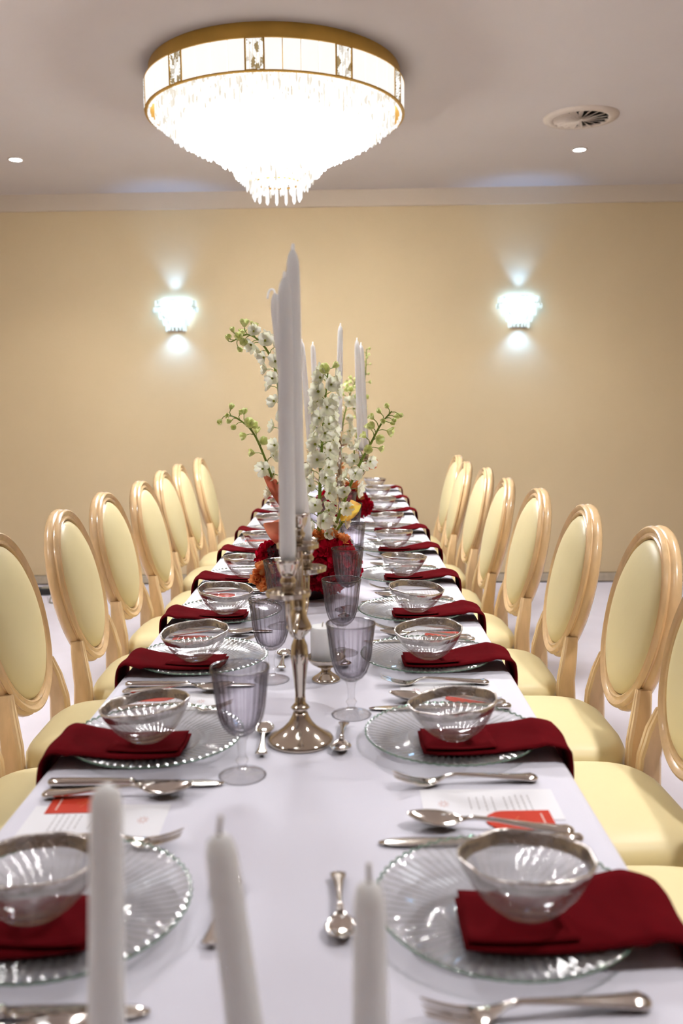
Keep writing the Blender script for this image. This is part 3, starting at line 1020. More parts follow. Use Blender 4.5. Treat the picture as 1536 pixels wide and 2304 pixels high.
def make_spoon(label):
    t = thing('table_spoon', label, 'spoon', group='polished table spoons')
    st = [(-0.102, 0.0045, 0.004, 0, 0.0018), (-0.100, 0.0045, 0.0075, 0, 0.0030), (-0.094, 0.0052, 0.0112, 0, 0.0042), (-0.085, 0.0056, 0.0100, 0, 0.0032), (-0.055, 0.0076, 0.0070, 0, 0.0027), (-0.01, 0.0125, 0.0038, 0, 0.0021), (0.018, 0.0140, 0.0031, 0, 0.0021), (0.030, 0.0118, 0.0045, 0, 0.0018)]
    obj('handle', MB().add(*ribbon(st)), M['steel'], t)
    bw = [(0.028, 0.0118, 0.0040, 0, 0.0014), (0.035, 0.0108, 0.0095, 0.0028, 0.0011), (0.043, 0.0104, 0.0155, 0.0060, 0.0010), (0.053, 0.0106, 0.0196, 0.0084, 0.0010), (0.064, 0.0112, 0.0204, 0.0090, 0.0010), (0.076, 0.0122, 0.0180, 0.0078, 0.0010), (0.088, 0.0134, 0.0128, 0.0045, 0.0010), (0.096, 0.0142, 0.0068, 0.0016, 0.0010), (0.0995, 0.0146, 0.0020, 0.0, 0.0008)]
    obj('spoon_bowl', MB().add(*ribbon(bw, 11)), M['steel'], t)
    return t


def make_teaspoon(label):
    t = thing('dessert_spoon', label, 'spoon', group='small dessert spoons above the plates')
    k = 0.62
    st = [(-0.102, 0.0100, 0.006, 0, 0.0018), (-0.099, 0.0100, 0.0145, 0, 0.0026), (-0.088, 0.0105, 0.0130, 0, 0.0026), (-0.070, 0.0120, 0.0085, 0, 0.0024), (-0.03, 0.0155, 0.0052, 0, 0.0026), (0.008, 0.0165, 0.0042, 0, 0.0026), (0.012, 0.0165, 0.0062, 0, 0.0034), (0.018, 0.0160, 0.0050, 0, 0.0026), (0.030, 0.0135, 0.0065, 0, 0.0020)]
    obj('handle', MB().add(*ribbon([tuple(q * k for q in s) for s in st])), M['steel'], t)
    bw = [(0.028, 0.0135, 0.0060, 0, 0.0016), (0.036, 0.0118, 0.0130, 0.0030, 0.0014), (0.046, 0.0116, 0.0200, 0.0066, 0.0014), (0.060, 0.0122, 0.0250, 0.0092, 0.0014), (0.074, 0.0130, 0.0248, 0.0092, 0.0014), (0.088, 0.0140, 0.0200, 0.0070, 0.0013), (0.098, 0.0148, 0.0120, 0.0030, 0.0012), (0.102, 0.0150, 0.0040, 0.0, 0.0010)]
    obj('spoon_bowl', MB().add(*ribbon([tuple(q * k for q in s) for s in bw], 9)), M['steel'], t)
    return t


def make_menu(label):
    t = thing('menu_card', label, 'card', group='white printed menu cards')
    obj('card', MB().add(*box(-0.044, 0.044, -0.088, 0.088, 0.0, 0.0006)), M['paper'], t, smooth=False)
    z = 0.00064
    rnd = random.Random(3)
    for y in (0.052, 0.044, 0.036, 0.028, 0.020, 0.004, -0.006, -0.016, -0.026):
        ink = MB()
        x = -0.028 + rnd.uniform(0, 0.008)
        xe = 0.024 - rnd.uniform(0, 0.010)
        while x < xe:
            l = rnd.uniform(0.004, 0.010)
            ink.add([(x, y, z), (min(x + l, xe), y, z), (min(x + l, xe), y + 0.0013, z), (x, y + 0.0013, z)], [(0, 1, 2, 3)])
            x += l + 0.0016
        obj('printed_line', ink, M['ink'], t, smooth=False)
    fl = MB()
    for k in range(9):
        a = 2 * PI * k / 9
        c, s = 0.008 * math.cos(a), 0.006 * math.sin(a)
        for q in range(3):
            r = 0.0016
            x, y = c * (0.5 + q * 0.3), -0.060 + s * (0.5 + q * 0.3)
            fl.add([(x - r, y, z), (x, y - r * 0.5, z), (x + r, y, z), (x, y + r * 0.5, z)], [(0, 1, 2, 3)])
    obj('printed_ornament', fl, M['pink_ink'], t, smooth=False)
    return t


def make_place_card(label):
    t = thing('place_card', label, 'card', group='red scalloped place cards')
    pts = [(-0.026, -0.045), (0.026, -0.045), (0.026, 0.012)]
    # scalloped inner end
    for q in range(1, 56):
        a = PI * q / 56
        m = 1.0 + 0.085 * abs(math.sin(4.5 * a)) - 0.03
        pts.append((0.026 * math.cos(a) * min(m, 1.0), 0.012 + 0.026 * math.sin(a) * m))
    pts.append((-0.026, 0.012))
    n = len(pts)
    v = [(x, y, 0) for x, y in pts] + [(x, y, 0.0008) for x, y in pts]
    f = [tuple(range(n))[::-1], tuple(range(n, 2 * n))] + [(i, (i + 1) % n, n + (i + 1) % n, n + i) for i in range(n)]
    obj('card', MB().add(v, f), M['red_card'], t, smooth=False)
    z = 0.00085
    pr = MB()
    x = -0.016
    rnd = random.Random(5)
    while x < 0.016:
        l = rnd.uniform(0.002, 0.004)
        pr.add([(x, -0.034, z), (x + l, -0.034, z), (x + l, -0.0318, z), (x, -0.0318, z)], [(0, 1, 2, 3)])
        x += l + 0.0009
    obj('printed_name', pr, M['card_print'], t, smooth=False)
    o = MB()
    for (a, b) in (((-0.014, 0.012), (0.010, -0.004)), ((-0.006, 0.018), (-0.002, -0.010)), ((0.004, 0.014), (-0.012, -0.002))):
        d = (Vector(b) - Vector(a)).normalized()
        nn = Vector((-d.y, d.x)) * 0.0006
        a, b = Vector(a), Vector(b)
        o.add([(*(a - nn), z), (*(b - nn), z), (*(b + nn), z), (*(a + nn), z)], [(0, 1, 2, 3)])
    obj('printed_flourish', o, M['gilt_print'], t, smooth=False)
    return t


def make_goblet(label):
    t = thing('goblet', label, 'glass', group='fluted smoky goblets')
    n, N = 144, 24

    def fl(i, r, z, a):
        k = 1.0 if 0.070 < z < 0.145 else 0.35
        return r * (1 + 0.062 * k * (abs(math.cos(N * a / 2)) - 0.62)), z
    out = [(0.006, 0.0585), (0.012, 0.0605), (0.0195, 0.0655), (0.0260, 0.074), (0.0305, 0.086), (0.0338, 0.102), (0.0358, 0.120), (0.0376, 0.136), (0.0400, 0.150), (0.0415, 0.157), (0.0409, 0.1582)]
    inn = [(0.0398, 0.1572), (0.0380, 0.149), (0.0354, 0.136), (0.0335, 0.120), (0.0314, 0.103), (0.0281, 0.088), (0.0236, 0.077), (0.0170, 0.0695), (0.009, 0.0660), (0.001, 0.0655)]
    cup = obj('cup', MB().add(*lathe(out, n, rfun=fl)[0:1] + lathe(out + inn, n, rfun=lambda i, r, z, a: fl(i, r, z, a) if i < len(out) - 1 else (r, z))[1:2]) if False else
              MB().add(*lathe(out + inn, n, rfun=lambda i, r, z, a: fl(i, r, z, a) if i < len(out) - 1 else (r, z))), M['smoke_glass'], t)
    cup['label'] = 'fluted lavender smoke glass cup'
    obj('rim', MB().add(*tube([(0.0404 * math.cos(2 * PI * k / 48), 0.0404 * math.sin(2 * PI * k / 48), 0.1576) for k in range(49)], 0.0012, 6, cap=False)), M['smoke_glass'], cup)
    st = [(0.0335, 0.0), (0.0340, 0.0012), (0.0330, 0.0024), (0.0250, 0.0048), (0.0150, 0.0075), (0.0085, 0.0110), (0.0062, 0.0150), (0.0070, 0.0185), (0.0092, 0.0215), (0.0094, 0.0235), (0.0070, 0.0265), (0.0058, 0.0300), (0.0060, 0.042), (0.0074, 0.052), (0.0100, 0.0580), (0.0125, 0.0606)]
    ft = [(0.0335, 0.0), (0.0340, 0.0012), (0.0330, 0.0024), (0.0250, 0.0048), (0.0150, 0.0075), (0.0085, 0.0110)]
    foot = obj('foot', MB().add(*lathe([(0.001, 0.001), (0.030, 0.0)] + ft + [(0.001, 0.0112)], 48, rfun=lambda i, r, z, a: (r, z + (0.0006 * math.cos(12 * a) if 0.012 < r < 0.03 and z > 0.002 else 0)))), M['clear_glass'], t)
    foot['label'] = 'clear glass foot'
    o = obj('stem', MB().add(*lathe(st[5:], 12)), M['clear_glass'], t, angle=25)
    o['label'] = 'clear faceted stem with a knop'
    return t


plate, bowl, fork, knife, spoon = Proto(make_plate), Proto(make_bowl), Proto(make_fork), Proto(make_knife), Proto(make_spoon)
teaspoon, menu, pcard, goblet = Proto(make_teaspoon), Proto(make_menu), Proto(make_place_card), Proto(make_goblet)
NAP = {sg: [MB().add(*napkin_mesh(s, -0.03 * sg, 0.159 if sg > 0 else 0.144)).mesh('napkin', M['napkin']) for s in range(3)] for sg in (1, -1)}
FOLD = {sg: [MB().add(*fold_mesh(s, -0.03 * sg)).mesh('fold', M['napkin']) for s in range(1)] for sg in (1, -1)}

PY = [0.85, 1.315, 1.745, 2.14, 2.59, 3.09, 3.57, 4.17, 4.72, 5.28]
for side in ('right', 'left'):
    sg = 1 if side == 'right' else -1
    rz = PI / 2 * sg
    px = 0.219 if sg > 0 else -0.234
    for i, y in enumerate(PY):
        where = '%s side, %s setting from viewer' % (side, ORD[i])

        def at(lx, ly, lz=0.0):
            return (px - sg * ly, y + sg * lx, TZ + lz)
        jr = random.uniform(-1, 1)
        fx = -0.03 if sg > 0 else 0.03       # bowl and napkin sit a little nearer the viewer
        plate.put('clear swirl ribbed glass charger plate, ' + where, at(0, 0, 0.0002), rz + 0.3 * jr)
        tilt = math.radians(6.0 if i < 4 else 3.0)
        lift = 0.0172
        bowl.put('glass bowl with mottled silver rim on burgundy napkin, ' + where, at(fx, -0.004 - 0.012 * (i == 0), lift + (0.0022 if i < 4 else 0.0008)), rot=(0, tilt * sg, rz + 1.3 * i))
        nk = thing('napkin', 'folded burgundy napkin hanging over table edge, ' + where, 'napkin', at(fx, 0.0, 0.0004), rz + math.radians(1.5 * jr), 'burgundy napkins under the bowls')
        c = bpy.data.objects.new('cloth', NAP[sg][i % 3]); COL.objects.link(c); c.parent = nk
        c = bpy.data.objects.new('fold', FOLD[sg][0]); COL.objects.link(c); c.parent = nk
        if i < 9:
            fork.put('polished dinner fork beside the charger plate, ' + where, at(-0.150, 0.0, 0.0008), rz + math.radians(random.uniform(-4, 4)) + (math.radians(4) if sg > 0 else 0))
            knife.put('polished table knife beside the charger plate, ' + where, at(0.148, 0.004, 0.0008), rz + math.radians(random.uniform(-1.5, 1.5)))
            srot = math.radians(-7) if sg > 0 else math.radians(3)
            spoon.put('polished table spoon beside the knife, ' + where, at(0.182, -0.012, 0.0016), rz + srot + math.radians(random.uniform(-1.5, 1.5)))
            if not (sg < 0 and i == 0):
                menu.put('white menu card with grey printed lines, ' + where, at(0.252 if i != 2 else 0.232, -0.025, 0.0003), rz + PI + math.radians(random.uniform(-1.5, 1.5)))
                pcard.put('small coral red place card with scalloped end, ' + where, at(0.205, -0.052, 0.0009), rz + math.radians(random.uniform(-2, 3)))
            if i < 6:
                teaspoon.put('small dessert spoon lying beyond the charger plate, ' + where, at(0.012 if sg > 0 else -0.008, 0.168 if sg > 0 else 0.163, 0.0004), rz + PI / 2 + math.radians(random.uniform(-3, 3)))

for x, y, lab in ((0.066, 1.442, 'fluted smoky goblet beside the white pillar candle, nearer the viewer'),
                  (0.048, 1.812, 'fluted smoky goblet just beyond the white pillar candle, before the red blooms'),
                  (0.061, 2.205, 'fluted smoky goblet against the right flank of the red blooms'),
                  (0.076, 2.680, 'fluted smoky goblet right behind the red blooms, right half of the table'),
                  (0.074, 3.215, 'fluted smoky goblet below the far candelabrum, right half of the table'),
                  (0.060, 3.610, 'fluted smoky goblet before the far flower arrangement, right half'),
                  (-0.089, 1.199, 'largest fluted smoky goblet, left of the silver candelabrum foot'),
                  (-0.084, 1.635, 'fluted smoky goblet left of the candelabrum, second from the viewer'),
                  (-0.094, 2.040, 'fluted smoky goblet hidden partly by the candelabrum pan, left half'),
                  (-0.090, 2.780, 'fluted smoky goblet behind the near flowers, left half of the table'),
                  (-0.060, 3.420, 'fluted smoky goblet farthest on the left half of the table')):
    goblet.put(lab, (x, y, TZ), random.uniform(0, 6))


# ------------------------------------------------------------------ candles and candelabra
def make_candle(label):
    t = thing('taper_candle', label, 'candle', group='white taper candles')
    L = 0.40
    obj('wax', MB().add(*lathe([(0.0102, 0), (0.0108, 0.016), (0.0118, 0.022), (0.0112, 0.15), (0.0105, 0.29), (0.0099, 0.360), (0.0090, 0.380), (0.0070, 0.390), (0.0042, 0.396), (0.0030, 0.398), (0.0004, 0.400)], 24)), M['wax'], t)
    obj('wick', MB().add(*tube([(0, 0, L - 0.004), (0.0003, 0, L + 0.003), (0.001, 0, L + 0.007)], [0.0030, 0.0026, 0.0020], 7)), M['wax'], t)
    return t


candle = Proto(make_candle)


def lean(base, top):
    d = Vector(top) - Vector(base)
    q = Vector((0, 0, 1)).rotation_difference(d.normalized())
    return q.to_euler()


CUP = [(0.006, -0.048), (0.0085, -0.044), (0.0075, -0.040), (0.0110, -0.034), (0.0118, -0.030), (0.0085, -0.0255), (0.0105, -0.022), (0.0140, -0.014), (0.0160, -0.006), (0.0178, -0.001), (0.0190, 0.0), (0.0170, 0.0005), (0.0130, 0.0), (0.0128, -0.013), (0.001, -0.013)]
PAN = [(0.001, -0.0575), (0.012, -0.0570), (0.026, -0.0535), (0.0315, -0.0515), (0.0318, -0.0455), (0.0305, -0.0455), (0.0290, -0.0490), (0.012, -0.0510), (0.006, -0.047)]


def make_candelabrum(label, loc, arms, rad, rim_c, rim_a, rot, group=None):
    """rim heights above the table; arms = angles"""
    t = thing('candelabrum', label, 'candelabrum', loc, rot)
    obj('base', MB().add(*lathe([(0.048, 0.0), (0.0512, 0.001), (0.0516, 0.004), (0.0495, 0.0075), (0.046, 0.0095), (0.037, 0.0150), (0.027, 0.0225), (0.018, 0.0325), (0.0125, 0.043), (0.0100, 0.050), (0.001, 0.050)], 48)), M['silver'], t)
    zc = rim_c - 0.056
    k = (zc - 0.05) / 0.25
    st = [(0.0090, 0.048), (0.0100, 0.0525), (0.0125, 0.055), (0.0100, 0.058), (0.0068, 0.063), (0.0066, 0.078), (0.0080, 0.100), (0.0105, 0.125), (0.0118, 0.138), (0.0105, 0.152), (0.0070, 0.163), (0.0075, 0.168), (0.0155, 0.178), (0.0165, 0.182), (0.0150, 0.186), (0.0110, 0.196), (0.0085, 0.212), (0.0105, 0.222), (0.0070, 0.232), (0.0062, 0.300)]
    obj('stem', MB().add(*lathe([(r * 1.2, 0.05 + (z - 0.05) * k) for r, z in st], 28)), M['silver'], t)
    parts = [('cup', 0, 0, rim_c)]
    for a in arms:
        x, y = rad * math.cos(a), rad * math.sin(a)
        parts.append(('cup', x, y, rim_a))
        z0 = rim_a - 0.085
        pth = [(0.10 * x, 0.10 * y, z0 - 0.012), (0.30 * x, 0.30 * y, z0 - 0.028), (0.60 * x, 0.60 * y, z0 - 0.034), (0.88 * x, 0.88 * y, z0 - 0.018), (0.99 * x, 0.99 * y, z0 + 0.006), (x, y, z0 + 0.028)]
        P = spline(pth, 18)
        obj('arm', MB().add(*tube(P, [0.0046 - 0.0010 * math.sin(PI * i / 18) for i in range(19)], 10)), M['silver'], t)
    for _, x, y, z in parts:
        p = obj('drip_pan', MB().add(*lathe([(r, q + z) for r, q in PAN], 36, cx=x, cy=y)), M['silver'], t, angle=50)
        obj('cup', MB().add(*lathe([(r, q + z) for r, q in CUP], 28, cx=x, cy=y)), M['silver'], p)
    return t


c1 = (-0.013, 1.325, TZ)
arm_a = math.atan2(0.095, 0.009)
make_candelabrum('three-armed silver candelabrum standing near the viewer between the goblets', c1, (arm_a, arm_a + PI), 0.094, 0.356, 0.303, 0.0)
f_arm = (c1[0] - 0.009, c1[1] - 0.0936)
b_arm = (c1[0] + 0.009, c1[1] + 0.0936)
for lab, base, top in (('front white taper candle of the near candelabrum, nearest its viewer side', (f_arm[0], f_arm[1], 1.041), (-0.0200, 1.235, 1.436)),
                       ('tallest white taper candle, in the middle cup of the near candelabrum', (c1[0], c1[1], 1.094), (-0.0135, 1.33, 1.492)),
                       ('rear white taper candle of the near candelabrum, its wick bent over', (b_arm[0], b_arm[1], 1.043), (-0.0455, 1.40, 1.434))):
    ct = candle.put(lab, base, rot=lean(base, top))
for ch_ in ct.children:
    if ch_.name.startswith('wick'):       # the rear candle's wick is bent over to the left
        ch_.data = MB().add(*tube(spline([(0, 0, 0.396), (-0.001, 0, 0.404), (-0.006, 0, 0.405), (-0.0095, 0, 0.401), (-0.0125, 0, 0.392)], 12), 0.0017, 7)).mesh('wick', M['wax'])

c2 = (0.033, 3.30, TZ)
ang = [math.radians(38 + 90 * q) for q in range(4)]
make_candelabrum('five-armed silver candelabrum farther along the table, behind the white flowers', c2, ang, 0.128, 0.417, 0.353, 0.0)
tops = [(0.118, 3.42, 1.50), (-0.063, 3.38, 1.50), (-0.094, 3.22, 1.465), (0.101, 3.20, 1.484)]
labs = ['rearmost right white taper candle of the far candelabrum, upright', 'white taper candle of the far candelabrum, second from the left', 'leftmost white taper candle of the far candelabrum, leaning left', 'white taper candle of the far candelabrum, front of the close right pair']
for a, tp, lab in zip(ang, tops, labs):
    base = (c2[0] + 0.128 * math.cos(a), c2[1] + 0.128 * math.sin(a), TZ + 0.343)
    candle.put(lab, base, rot=lean(base, tp))
base = (c2[0], c2[1], TZ + 0.405)
candle.put('white taper candle in the raised middle cup of the far candelabrum', base, rot=lean(base, (0.042, 3.32, 1.55)))

# foreground: three candles standing in a low silver holder below the frame
fg = [((-0.108, 0.56, 0.783), (-0.0980, 0.56, 1.021), 'blurred white candle in the foreground, leftmost of three'),
      ((-0.004, 0.56, 0.783), (-0.0245, 0.56, 0.986), 'blurred white candle in the foreground, leaning, middle of three'),
      ((0.0755, 0.56, 0.783), (0.0750, 0.56, 0.952), 'blurred white candle in the foreground, shortest and rightmost of three')]
hold = thing('candle_holder', 'low silver three-cup candle holder at the near end of the table', 'candle holder', (0, 0.56, TZ))
obj('base', MB().add(*bevel_box(-0.015, 0, 0.006, 0.25, 0.05, 0.012, 0.004)), M['silver'], hold, smooth=False)
for b, tp, lab in fg:
    obj('cup', MB().add(*lathe([(0.010, 0.011), (0.012, 0.02), (0.016, 0.03), (0.019, 0.05), (0.0175, 0.05), (0.0150, 0.0325), (0.001, 0.0325)], 24, cx=b[0], cy=0)), M['silver'], hold)
    L = (Vector(tp) - Vector(b)).length
    t = thing('taper_candle', lab, 'candle', b, group='white taper candles', rot=lean(b, tp))
    obj('wax', MB().add(*lathe([(0.0128, 0), (0.0126, L * 0.3), (0.0112, L * 0.85), (0.0105, L - 0.012), (0.0085, L - 0.004), (0.004, L)], 24)), M['wax'], t)
    kx = {0: 0.0, 1: 0.003}.get(fg.index((b, tp, lab)), 0.0)
    if b[0] > -0.1:
        obj('wick', MB().add(*tube([(0, 0, L - 0.002), (kx * 0.4, 0, L + 0.006), (kx, 0, L + 0.013)], 0.0017, 6)), M['wick'], t)

# pillar candle on a footed silver dish
dish = thing('candle_dish', 'footed silver dish holding the white pillar candle', 'dish', (0.019, 1.632, TZ))
obj('foot', MB().add(*lathe([(0.026, 0.0), (0.0275, 0.001), (0.027, 0.004), (0.023, 0.007), (0.014, 0.013), (0.009, 0.019), (0.010, 0.026), (0.001, 0.026)], 36)), M['silver'], dish)
obj('bowl', MB().add(*lathe([(0.008, 0.024), (0.018, 0.027), (0.029, 0.034), (0.036, 0.043), (0.0375, 0.046), (0.0365, 0.0462), (0.034, 0.043), (0.027, 0.0365), (0.015, 0.0335), (0.001, 0.0333)], 40)), M['silver'], dish)
pc = thing('pillar_candle', 'short thick white pillar candle on the footed silver dish', 'candle', (0.013, 1.632, TZ + 0.0345))
obj('wax', MB().add(*lathe([(0.0215, 0.0), (0.0225, 0.002), (0.0225, 0.066), (0.0215, 0.070), (0.018, 0.0705), (0.001, 0.0690)], 36)), M['wax'], pc, angle=50)
obj('wick', MB().add(*tube([(0, 0, 0.068), (0.0005, 0, 0.074), (0.002, 0, 0.078)], 0.0012, 6)), M['wick'], pc)


# ------------------------------------------------------------------ flowers
def petal_patch(mb, length, width, curl, cup, mtx, mat=0, notch=0.0):
    rows = ((0.0, 0.18), (0.35, 0.75), (0.7, 1.0), (1.0, 0.55))
    v, f = [], []
    for i, (u, wv) in enumerate(rows):
        for s in (-1, 0, 1):
            z = curl * u * u * length + cup * width * wv * s * s
            y = u * length - (notch * length if (i == 3 and s == 0) else 0)
            v.append((s * width * wv * 0.5, y, z))
    for i in range(3):
        for j in range(2):
            f.append((i * 3 + j, i * 3 + j + 1, i * 3 + j + 4, i * 3 + j + 3))
    mb.add(v, f, mat, mtx)


def floret_mesh(seed, open_=1.0, size=0.017):
    rnd = random.Random(seed)
    mb = MB()
    for k in range(5):
        a = 2 * PI * k / 5 + rnd.uniform(-0.15, 0.15)
        m = Matrix.Rotation(a, 4, 'Z') @ Matrix.Rotation(math.radians(70 - 58 * open_ + rnd.uniform(-8, 8)), 4, 'X')
        petal_patch(mb, size * rnd.uniform(0.9, 1.1), size * rnd.uniform(0.85, 1.05), rnd.uniform(0.05, 0.3), 0.25, m, 0, notch=0.08)
    if open_ > 0.6:
        for k in range(4):
            a = 2 * PI * k / 4 + 0.6
            m = Matrix.Rotation(a, 4, 'Z') @ Matrix.Rotation(math.radians(48), 4, 'X')
            petal_patch(mb, size * 0.26, size * 0.20, 0.2, 0.3, m, 1)
        mb.add(*ball(size * 0.13, (0, 0, size * 0.12), 6, 4), mat=1)
    return mb


FLO_OPEN = [floret_mesh(s, 1.0 - 0.12 * (s % 3)).mesh('floret', [M['petal'], M['eye']]) for s in range(4)]
FLO_HALF = [floret_mesh(20 + s, 0.5, 0.015).mesh('floret', [M['petal_green'], M['eye']]) for s in range(2)]
FLO_BUD = [floret_mesh(30 + s, 0.1, 0.012).mesh('floret', [M['petal_green'], M['eye']]) for s in range(2)]


def delphinium(parent, pts, origin, count, bud_from, r0=0.0042, r1=0.0018, seed=1, start=0.1, spread=0.020, scale=1.0):
    """a stem (part) with short stalks, each floret a sub-part"""
    rnd = random.Random(seed)
    P = spline([Vector(p) - Vector(origin) for p in pts], 28)
    mb = MB().add(*tube(P, [r0 + (r1 - r0) * i / 28 for i in range(29)], 7))
    fl = []
    for k in range(count):
        u = start + (1 - start) * (k + 0.5) / count
        i = min(int(u * 28), 27)
        p = P[i].lerp(P[i + 1], u * 28 - i)
        a = k * 2.4 + rnd.uniform(-0.5, 0.5)
        tg = (P[i + 1] - P[i]).normalized()
        s1 = tg.orthogonal().normalized()
        s2 = tg.cross(s1)
        d = (s1 * math.cos(a) + s2 * math.sin(a))
        if d.y > 0.25:                      # most florets turn towards the light of the room
            d.y *= 0.4
        ln = spread * rnd.uniform(0.75, 1.2) * (1 - 0.35 * u)
        q = p + d.normalized() * ln + tg * ln * 0.55
        mb.add(*tube([p, p.lerp(q, 0.5) + tg * 0.003, q], [0.0013, 0.0011, 0.0011], 5))
        fl.append((q, (d + Vector((0, -0.45, 0.25))).normalized(), u))
    st = obj('delphinium_stem', mb, M['stem'], parent)
    for q, d, u in fl:
        me = FLO_OPEN[rnd.randrange(4)] if u < bud_from else (FLO_HALF[rnd.randrange(2)] if u < bud_from + (1 - bud_from) * 0.5 else FLO_BUD[rnd.randrange(2)])
        o = bpy.data.objects.new('floret', me)
        COL.objects.link(o); o.parent = st
        o.location = q
        o.rotation_euler = (Matrix.Rotation(0, 3, 'Z') @ Vector((0, 0, 1)).rotation_difference(d).to_matrix()).to_euler()
        s = 1.3 * scale * rnd.uniform(0.9, 1.15)
        o.scale = (s, s, s)
    return st


def bloom_mesh(seed, R, mat, flor=70, size=0.012, squash=0.85):
    rnd = random.Random(seed)
    mb = MB()
    mb.add(*ball(R * 0.72, (0, 0, 0), 12, 8, sz=squash))
    for k in range(flor):
        z = 1 - 2 * (k + 0.5) / flor
        a = k * 2.39996
        r = math.sqrt(1 - z * z)
        d = Vector((r * math.cos(a), r * math.sin(a), z * squash))
        pos = d * R * rnd.uniform(0.86, 1.02)
        q = Vector((0, 0, 1)).rotation_difference(d.normalized()).to_matrix().to_4x4()
        for j in range(4):
            m = Matrix.Translation(pos) @ q @ Matrix.Rotation(PI / 2 * j + k, 4, 'Z') @ Matrix.Rotation(math.radians(rnd.uniform(5, 40)), 4, 'X')
            petal_patch(mb, size * rnd.uniform(0.85, 1.2), size * 0.95, rnd.uniform(-0.2, 0.35), 0.3, m)
    return mb.mesh('bloom', mat)


def carnation_mesh(seed, R, mat):
    rnd = random.Random(seed)
    mb = MB()
    mb.add(*ball(R * 0.45, (0, 0, 0), 10, 6))
    for ring, (n, el, ln) in enumerate(((9, 15, 1.0), (9, 38, 0.95), (7, 60, 0.85), (5, 78, 0.75))):
        for k in range(n):
            m = Matrix.Rotation(2 * PI * k / n + ring * 0.4 + rnd.uniform(-.2, .2), 4, 'Z') @ Matrix.Rotation(math.radians(el + rnd.uniform(-10, 10)), 4, 'X')
            petal_patch(mb, R * ln, R * 0.75, rnd.uniform(-0.4, 0.5), rnd.uniform(-0.3, 0.4), m, notch=0.18)
    return mb.mesh('bloom', mat)


def calla(parent, origin, base, mouth, size, mat, seed=0):
    """rolled spathe: funnel whose rim runs up into a pointed tip, on a stem"""
    b, t = Vector(base) - Vector(origin), Vector(mouth) - Vector(origin)
    d = (t - b).normalized()
    q = Vector((0, 0, 1)).rotation_difference(d).to_matrix().to_4x4()
    m = Matrix.Translation(b) @ q @ Matrix.Rotation(seed, 4, 'Z')
    L = (t - b).length
    n, rows = 20, 8
    v, f = [], []
    for i in range(rows):
        u = i / (rows - 1)
        for j in range(n):
            a = 2 * PI * j / n * 0.97
            front = 0.5 - 0.5 * math.cos(a)          # 0 at the overlap, 1 at the tip side
            r = size * (0.16 + 0.66 * math.sin(u * PI * 0.74) ** 0.9)
            z = L * u * (0.80 + 0.26 * front ** 2)
            fl = size * 0.12 * u ** 4
            v.append(((r + fl) * math.cos(a), (r + fl) * math.sin(a), z))
    for i in range(rows - 1):
        for j in range(n - 1):
            f.append((i * n + j, i * n + j + 1, (i + 1) * n + j + 1, (i + 1) * n + j))
    mb = MB().add(v, f, 0, m)
    o = obj('calla_bloom', mb, [mat], parent)
    sp = MB().add(*tube([(0, 0, L * 0.15), (0, 0, L * 0.6)], [size * 0.10, size * 0.07], 7), mtx=m)
    obj('spadix', sp, M['calla_yellow'], o)
    st = Vector((b.x * 0.35, b.y * 0.35, 0.10))
    obj('calla_stem', MB().add(*tube([st, st.lerp(b, 0.5) + Vector((0, 0, 0.01)), b + d * 0.004], 0.0040, 7)), M['stem'], o)
    return o


RED = [bloom_mesh(s, 0.052, M['bloom_red'], 76, 0.0165) for s in range(2)]
SHADED = bloom_mesh(9, 0.045, M['bloom_shaded'], 60, 0.013)
ORANGE = [carnation_mesh(s, 0.030, M['bloom_orange']) for s in range(2)]


def place_bloom(parent, me, p, s=1.0, name='bloom'):
    o = bpy.data.objects.new(name, me)
    COL.objects.link(o); o.parent = parent
    o.location = p
    o.scale = (s, s, s)
    o.rotation_euler = (random.uniform(-.7, .7), random.uniform(-.7, .7), random.uniform(0, 6))
    return o


A1 = (-0.045, 2.375, TZ)
fa = thing('flower_arrangement', 'near low arrangement of crimson blooms with tall white delphinium sprays', 'flowers', A1)
obj('vase', MB().add(*lathe([(0.05, 0.0008), (0.062, 0.003), (0.070, 0.03), (0.068, 0.065), (0.060, 0.075), (0.001, 0.075)], 32)), M['vase'], fa)
for p, s in (((0.055, -0.075, 0.080), 1.05), ((0.052, -0.060, 0.112), 1.0), ((-0.045, -0.070, 0.080), 1.0), ((0.00, -0.085, 0.105), 0.95), ((0.085, 0.0, 0.080), 1.0), ((-0.085, -0.005, 0.100), 1.0),
             ((-0.075, 0.03, 0.080), 0.9), ((0.03, 0.06, 0.080), 1.05), ((0.075, -0.01, 0.118), 0.9), ((0.0, 0.02, 0.115), 1.1), ((-0.05, 0.07, 0.085), 1.0), ((0.01, -0.07, 0.080), 0.95)):
    place_bloom(fa, RED[int(p[0] * 1000) % 2], p, s)
for p, s in (((-0.060, -0.050, 0.120), 0.95), ((-0.035, -0.085, 0.090), 0.8)):
    place_bloom(fa, SHADED, p, s)['label'] = 'burgundy bloom with shade put into its colour'
for p, s in (((-0.118, -0.055, 0.080), 1.0), ((-0.135, -0.050, 0.052), 0.85), ((-0.100, -0.085, 0.044), 0.95), ((-0.085, -0.092, 0.088), 0.8), ((0.056, -0.055, 0.166), 1.05), ((0.026, -0.060, 0.165), 1.0), ((0.092, -0.052, 0.156), 0.85),
             ((-0.092, -0.075, 0.036), 0.8), ((-0.06, 0.02, 0.215), 0.8), ((-0.045, 0.0, 0.265), 0.6)):
    place_bloom(fa, ORANGE[int(abs(p[0]) * 1000) % 2], p, s)['label'] = 'peach orange bloom'
calla(fa, A1, (-0.085, 2.33, 0.880), (-0.130, 2.30, 0.975), 0.042, M['calla_coral'], 1.0)
calla(fa, A1, (-0.105, 2.36, 0.985), (-0.148, 2.36, 1.085), 0.018, M['calla_coral'], 0.5)
